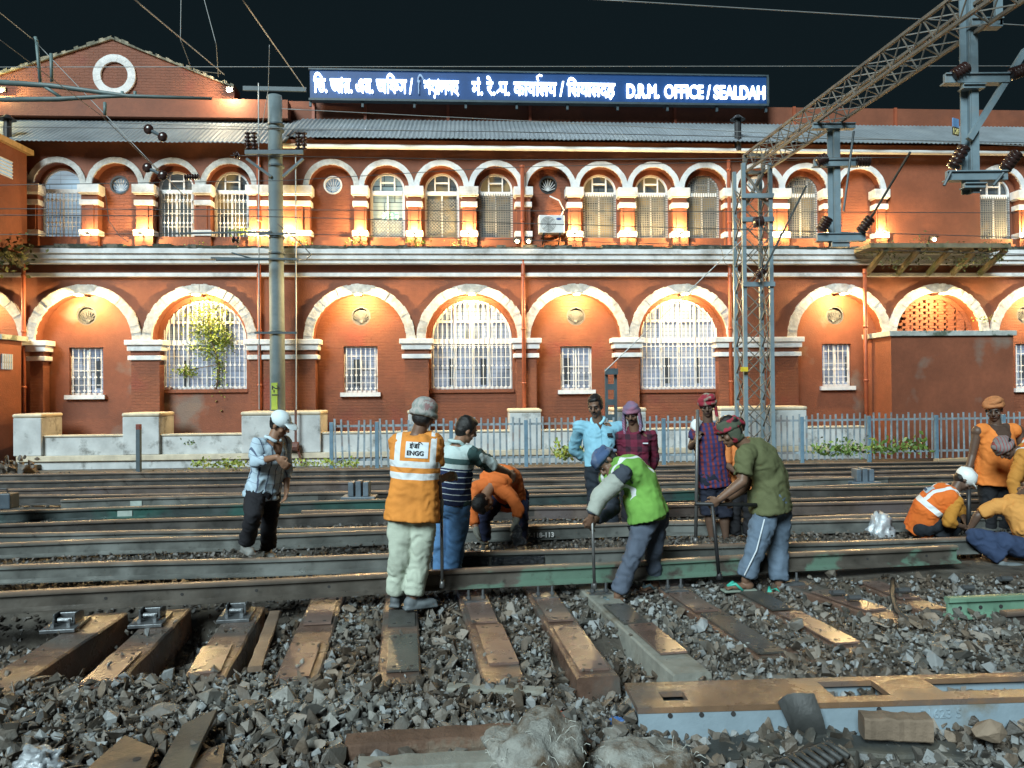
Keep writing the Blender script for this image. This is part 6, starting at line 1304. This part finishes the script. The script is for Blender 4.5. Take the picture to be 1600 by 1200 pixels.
# 4 bent worker in orange
c = person('orange-shirted worker bent double over the rail with dark trousers and gloves', dict(P=(796, 778, .35), B=(789, 744, .15), C=(768, 758, -.05), H=(755, 786, -.22), N=(758, 770), SR=(743, 764, -.1), SL=(798, 776, -.12), ER=(738, 800, -.15), WR=(745, 832, -.25), FR=(752, 848, -.28), EL=(810, 797, -.2), WL=(806, 815, -.25), FL=(806, 832, -.25), HR=(780, 776, .4), HL=(812, 776, .38), KR=(755, 812, .2), KL=(814, 815, .2), AR=(757, 846, .3), AL=(815, 848, .3)), 8.0, .98, (-.25, -.75, -.75), SK1,
    cloth('orange_shirt', (.62, .15, .035)), cloth('navy_trousers', (.02, .025, .055)), None, 'short', M_RUB, sleeve=.8, glove=('LR', M_GLOVE), headtilt=(-.35, -.6, -.45), toes={'R': (-.1, -1, 0), 'L': (.1, -1, 0)})
g = MB(); cc = P(808, 838, 7.72); g.ell(cc, (.05, .04, .10)); g.ell(cc + Vector((.03, 0, -.06)), (.06, .04, .05)); me = remesh(g, .01, 1, .035); t = thing('tar_bag', 'black greasy bag held over the rail joint by the bent worker', 'bag', cc); link(me, 'bag_body', M_TAR, t)
# 5 blue shirt man
c = person('man in a sky-blue shirt and dark trousers with his hands behind his back', dict(P=(938, 728), C=(935, 668), H=(930, 634, -.05), N=(933, 655), SR=(905, 667, 0), SL=(966, 668, .05), ER=(896, 702, .18), WR=(920, 722, .3), EL=(974, 705, .2), WL=(950, 722, .3), HR=(927, 732), HL=(950, 732), KR=(929, 785, -.03), KL=(955, 787, -.03), AR=(930, 832, 0), AL=(958, 834, 0)), 9.0, 1.04, (-.35, -.9, -.25), SK2,
    stripes('sky_blue_shirt', (.27, .55, .70), lambda n, b: n.mix(n.band(n.x, -.006, .006), b, (.2, .44, .58)), (.43, .5, (.11, .062, .042))), cloth('charcoal_trousers', (.02, .026, .036)), None, 'short', M_RUB, sleeve=.85, moustache=True, collar=cloth('sky_collar', (.30, .6, .75)), belly=.035, shirt_over=False)
def ontorso(c, x, z, sx, sz, m, name, y=-.2, th=.012):
    g = MB(); g.box((x, y, z), (sx, th, sz)); g.v = [tuple(c['TM'] @ Vector(v)) for v in g.v]; return g.build(name, m, c['t'])
ontorso(c, .095, .37, .06, .035, M_INK, 'pocket_badge', -.158)
# 6 maroon check man
def chk(n, b): a1 = n.per(n.x, .13, .055); a2 = n.per(n.z, .14, .06); c_ = n.mix(n.ma('MULTIPLY', n.ma('ADD', a1, a2), .5), b, (.045, .018, .03)); return c_
c = person('man in maroon checked shirt with a purple cloth wrapped around his head', dict(P=(992, 742), C=(992, 682), H=(987, 646, -.06), N=(990, 668), SR=(968, 682, .0), SL=(1017, 682, .02), ER=(962, 718, .1), WR=(978, 742, .22), EL=(1022, 720, .12), WL=(1006, 745, .22), HR=(982, 748), HL=(1002, 748), KR=(982, 795, -.02), KL=(1004, 795, 0), AR=(980, 836, 0), AL=(1005, 836, 0)), 9.0, 1.0, (-.3, -.9, -.3), SK2,
    stripes('maroon_check', (.17, .022, .05), chk), cloth('dark_trousers', (.015, .015, .02)), None, 'short', M_RUB, sleeve=.9, collar=cloth('maroon_collar', (.12, .02, .04)), moustache=True)
M_PURP = stripes('purple_pink_gamcha', (.14, .10, .2), lambda n, b: n.mix(n.per(n.ma('ADD', n.z, n.x), .03, .01), n.mix(n.rng(n.noise(7, 2), .42, .6, 0, 1), b, (.42, .12, .2)), (.3, .26, .34)))
turban(c, M_PURP, 'headscarf', 3, .026, .1, None, .03); hp, k = c['hp'], c['k']; e = MB()
for sx, ln in ((1, .22), (-1, .19)): e.loft([(hp(sx * .085, 0, .03), c['Rh'], c['Fh'], .018, .05), (hp(sx * .095, .01, -.06), c['Rh'], c['Fh'], .02, .055), (hp(sx * .1, .04, -.14), c['Rh'], c['Fh'], .02, .05), (hp(sx * .09, .09, -ln), c['Rh'], c['Fh'], .014, .035)], 14)
link(remesh(e, .009, 2, .008), 'scarf_end', M_PURP, c['bo']); ontorso(c, .09, .38, .06, .012, M_WPATCH, 'pocket_pen', -.150)
# 7 green vest man bending
c = person('bending worker in bright green vest, grey track trousers and blue head cloth', dict(P=(1010, 795, .05), B=(995, 745, .05), C=(961, 742, -.02), H=(948, 722, .05), N=(953, 733, .0), SR=(975, 740, -.17), SL=(947, 748, .17), ER=(936, 778, -.2), WR=(924, 806, -.22), FR=(922, 820, -.2), EL=(962, 795, .2), WL=(930, 812, .0), FL=(922, 822, -.05), HR=(1013, 804, -.01), HL=(1027, 802, .15), KR=(989, 866, -.05), KL=(1021, 858, .22), AR=(965, 930, -.05), AL=(1021, 906, .35)), 6.45, .98, (-.9, -.15, -.4), SK2,
    cloth('navy_grey_shirt', (.05, .06, .08)), cloth('grey_track_trousers', (.085, .105, .145)), vestmat('lime_hi_vis', (.19, .42, .085), (), (.085, .125), .2), 'short', sandal=(mat('brown_sole', (.10, .065, .05), .7), mat('slate_strap', (.1, .15, .17), .6)), sleeve=.95, headtilt=(-.55, .1, .3), toes={'R': (-1, -.3, 0), 'L': (-.7, -.7, 0)}, loose=1.0, vestlen=.04, flare=1.08, hang=.07, hands=(2, 2))
j = c['j']; e = MB(); e.tube([j['SR'] + (j['ER'] - j['SR']) * .25, j['ER'], j['ER'] + (j['WR'] - j['ER']) * .85], [.084, .074, .06], 16); link(remesh(e, .011, 2, .01), 'sleeve_cover', cloth('pale_grey_sleeve', (.36, .39, .35)), c['t'])
turban(c, stripes('blue_gamcha', (.07, .12, .24), lambda n, b: n.mix(n.rng(n.noise(9, 2), .45, .6, 0, 1), b, (.18, .22, .32))), 'head_cloth', 3, .028, .15, (0, -.1, .03))
rod(P(925, 800, 6.23), P(929, 920, 6.3), .013, 'steel rod gripped by the green vest man')
# 8 red turban man with the long bar
def chk2(n, b): return n.mix(n.ma('MULTIPLY', n.per(n.z, .05, .022), .6), n.mix(n.per(n.x, .056, .03), b, (.035, .04, .14)), (.04, .03, .08))
c = person('barefoot man in red turban, checked sleeveless shirt and dark shorts holding a long bar', dict(P=(1114, 748), C=(1106, 670), H=(1105, 634, -.04), N=(1107, 656), SR=(1090, 668, .02), SL=(1126, 670, .02), ER=(1080, 698, .02), WR=(1087, 690, -.12), FR=(1090, 678, -.13), EL=(1132, 705, .05), WL=(1130, 735, -.05), HR=(1104, 754), HL=(1126, 754), KR=(1108, 800, -.03), KL=(1131, 803, 0), AR=(1112, 838, 0), AL=(1134, 840, .02)), 8.85, 1.0, (-.25, -.95, -.2), SK3,
    stripes('red_blue_check', (.20, .035, .035), chk2), cloth('dark_shorts', (.014, .017, .03)), None, 'short', sleeve=.3, shorts=True, loose=1.05, hands=(1, 2))
M_REDG = stripes('red_green_gamcha', (.30, .03, .05), lambda n, b: n.mix(n.rng(n.noise(11, 2), .5, .6, 0, 1), b, (.3, .28, .22)))
turban(c, M_REDG, 'turban', 3, .03, .3, None, .04); hp, k = c['hp'], c['k']; e = MB(); e.loft([(hp(-.088, 0, .04), c['Rh'], c['Fh'], .016, .03), (hp(-.095, 0, -.08), c['Rh'], c['Fh'], .02, .035), (hp(-.1, .03, -.19), c['Rh'], c['Fh'], .016, .03)], 12); link(remesh(e, .009, 2, .006), 'turban_end', M_REDG, c['bo'])
e = MB(); j = c['j']; e.ell(j['SR'] + Vector((-.005, 0, .0)), (.08, .085, .1)); link(remesh(e, .012, 1, .01), 'shoulder_cloth', cloth('white_cloth', (.7, .75, .78)), c['t'])
rod(P(1090, 640, 8.7), P(1087, 848, 8.72), .02, 'long steel bar held upright by the red turban man', 'crowbar', 'crowbar')
# 9 hidden companion in orange
c = person('worker in an orange top mostly hidden behind the olive shirt man', dict(P=(1160, 755), C=(1153, 690, -.02), H=(1152, 668, -.12), N=(1152, 680), SR=(1134, 690, -.1), SL=(1170, 692, .1), ER=(1133, 724, -.12), WR=(1150, 738, -.3), EL=(1178, 725, .05), WL=(1165, 745, -.2), HR=(1150, 760), HL=(1170, 760), KR=(1148, 800, -.05), KL=(1170, 800), AR=(1148, 838), AL=(1170, 838)), 8.95, .95, (-.6, -.7, -.5), SK3, cloth('orange_top', (.6, .2, .06)), cloth('black_bottoms', (.015, .015, .018)), None, 'short', M_RUB, sleeve=.5)
# 10 olive shirt man
c = person('man in olive T-shirt and grey track trousers leaning over a T-handled spanner', dict(P=(1204, 785), B=(1200, 735), C=(1170, 702, -.02), H=(1139, 674, -.03), N=(1153, 688, -.02), SL=(1163, 712, -.2), SR=(1188, 700, .18), EL=(1160, 752, -.26), WL=(1124, 780, -.24), FL=(1112, 788, -.2), ER=(1165, 760, .1), WR=(1142, 778, -.05), FR=(1134, 786, -.12), HL=(1197, 798, -.05), HR=(1217, 795, .09), KL=(1183, 852, -.12), KR=(1215, 852, .12), AL=(1165, 906, -.12), AR=(1217, 912, .08)), 6.75, 1.06, (-.94, -.12, -.35), SK2,
    cloth('olive_tee', (.115, .125, .06), .14), cloth('grey_blue_track', (.12, .165, .225), .16), None, 'short', sandal=(mat('green_grey_sole', (.2, .24, .2), .7), mat('teal_strap', (.05, .42, .32), .5)), sleeve=.38, headtilt=(-.45, -.0, .75), toes={'L': (-1, -.15, 0), 'R': (-.7, -.6, 0)}, loose=1.12, flare=1.05, hang=.07, hands=(2, 2), collar=None)
M_SCARF = stripes('red_green_scarf', (.085, .10, .07), lambda n, b: n.mix(n.rng(n.noise(12, 1), .52, .56, 0, 1), b, (.40, .04, .07)))
turban(c, M_SCARF, 'head_scarf', 3, .024, .12, (0, -.115, .04), .025, fill=False); hp = c['hp']; e = MB(); k = c['k']; e.ell(hp(-.072, -.01, -.01), (.02 * k, .055 * k, .085 * k), c['HM']); e.ell(hp(-.05, -.02, -.08), (.03 * k, .06 * k, .03 * k), c['HM']); link(remesh(e, .009, 2, .006), 'scarf_flap', M_SCARF, c['bo'])
e = MB(); j = c['j']; side = (c['latc'] * -1)
e.tube([j['HL'] + side * .1 + Vector((.01, -.02, 0)), (j['HL'] + j['KL']) / 2 + side * .1 + Vector((0, -.05, 0)), j['KL'] + side * .085 + Vector((0, -.045, 0)), j['AL'] + side * .075 + Vector((0, -.03, .08))], .006, 6); e.build('side_piping', mat('white_piping', (.6, .65, .7), .7), c['t'])
rod(P(1113, 790, 6.5), P(1124, 905, 6.55), .016, 'T-handled spanner worked by the olive shirt man', 'spanner', 'spanner', M_BLACK, (P(1086, 787, 6.5), P(1182, 789, 6.62)))
# 11 crouching helmet man
c = person('crouching worker in orange vest with reflective bands and a white helmet', dict(P=(1440, 818, .1), B=(1452, 790), C=(1487, 772, -.02), H=(1506, 750, -.02), N=(1497, 763), SL=(1475, 765, .17), SR=(1494, 786, -.16), ER=(1481, 816, -.25), WR=(1502, 822, -.2), FR=(1510, 826, -.15), EL=(1500, 795, .2), WL=(1510, 818, .0), HR=(1440, 826, -.02), HL=(1442, 824, .2), KR=(1490, 812, -.05), KL=(1500, 812, .22), AR=(1466, 846, -.05), AL=(1478, 846, .22)), 8.6, .98, (.85, -.15, -.6), SK3,
    cloth('mustard_shirt', (.42, .19, .03)), cloth('black_trousers_b', (.016, .02, .026)), vestmat('orange_hi_vis_b', (.75, .17, .03), ((.19, .25),), (.09, .14), .22), 'short', M_RUB, sleeve=.75, toes={'R': (1, -.2, 0), 'L': (1, -.1, 0)}, headtilt=(.75, -.05, .6), vestlen=.02)
patch(c, -.075, .085, .30, .40, mat('blue_patch', (.3, .42, .52), .6, .1), 'back_patch', 1, ((.06, .355, .042, 'TIE'), (.072, .312, .04, 'INDIA')), mat('blue_ink', (.02, .04, .1), .7))
hp, k, HM = c['hp'], c['k'], c['HM']; e = MB(); e.ell(hp(0, -.012, .05), (.105 * k, .122 * k, .10 * k), HM, 22, 14); e.ell(hp(0, .07, .03), (.085 * k, .10 * k, .012 * k), HM); e.tube([hp(0, -.13, .07), hp(0, -.05, .145), hp(0, .05, .145), hp(0, .105, .075)], .014 * k, 8); link(remesh(e, .008, 2), 'helmet', mat('white_helmet', (.72, .76, .76), .35, .05), c['bo'])
rod(P(1514, 765, 8.5), P(1513, 832, 8.5), .024, 'dark upright bar in front of the crouching helmet man', 'iron_bar', 'bar', M_BLACK)
# 12 standing man with orange head wrap
c = person('standing worker in open orange vest with an orange cloth coiled on his head', dict(P=(1554, 748), C=(1556, 672), H=(1553, 640, -.04), N=(1555, 660), SR=(1527, 674, -.02), SL=(1590, 672, .02), ER=(1519, 712, .0), WR=(1510, 745, -.06), EL=(1602, 710, .0), WL=(1600, 748, -.1), HR=(1543, 755), HL=(1566, 755), KR=(1545, 800), KL=(1568, 800), AR=(1545, 838), AL=(1568, 838)), 9.2, 1.06, (-.55, -.8, -.3), SK3,
    None, cloth('black_bottoms_b', (.014, .015, .018)), vestmat('orange_vest_plain', (.80, .24, .05), (), None, .3, neck=(.28, .34, (.075, .045, .033))), 'short', M_RUB)
turban(c, cloth('tan_orange_cloth', (.42, .17, .07)), 'head_wrap', 3, .03, .25, (-.07, -.06, .09), .05)
# 13 stooping man with grey head cloth, cut by the frame
c = person('stooping worker in orange vest with a grey-red head cloth at the right edge', dict(P=(1662, 752, .1), B=(1640, 715), C=(1604, 708), H=(1570, 700, -.05), N=(1588, 704), SR=(1598, 712, -.17), SL=(1612, 706, .18), ER=(1584, 752, -.2), WR=(1588, 792, -.22), EL=(1606, 760, .2), WL=(1590, 795, .1), HR=(1660, 762, -.1), HL=(1664, 760, .1), KR=(1640, 805, -.1), KL=(1645, 805, .1), AR=(1650, 845, -.1), AL=(1655, 845, .1)), 8.7, 1.04, (-.85, -.2, -.6), SK3,
    cloth('mustard_shirt_b', (.45, .20, .04)), cloth('dark_bottoms', (.02, .03, .06)), vestmat('orange_hi_vis_c', (.75, .17, .03), ((.2, .26),), (.09, .14), .22), 'short', M_RUB, sleeve=.75, headtilt=(-.7, 0, .5))
turban(c, stripes('grey_red_gamcha', (.22, .2, .2), lambda n, b: n.mix(n.per(n.x, .03, .008), b, (.3, .08, .08))), 'head_cloth', 4, .03, .2, None, .0)
# 14 kneeling man in yellow shirt
c = person('kneeling man in yellow-orange T-shirt and blue trousers at the right edge', dict(P=(1618, 850, .1), B=(1604, 815, .05), C=(1592, 785, .25), H=(1606, 765, .45), N=(1600, 775, .35), SL=(1560, 790, .2), SR=(1622, 790, .25), EL=(1527, 806, .25), WL=(1516, 826, .3), FL=(1512, 838, .3), ER=(1640, 815, .3), WR=(1630, 830, .5), HL=(1600, 856, .0), HR=(1630, 856, .15), KL=(1524, 838, .05), KR=(1560, 845, .45), AL=(1568, 876, -.05), AR=(1625, 875, .2)), 7.55, 1.0, (-.35, .85, -.4), SK3,
    cloth('yellow_orange_tee', (.60, .28, .075)), cloth('royal_blue_trousers', (.03, .048, .10)), None, 'short', mat('grey_trainer', (.12, .14, .15), .6), sleeve=.42, toes={'L': (.9, -.2, 0), 'R': (.9, -.2, 0)}, loose=1.1)
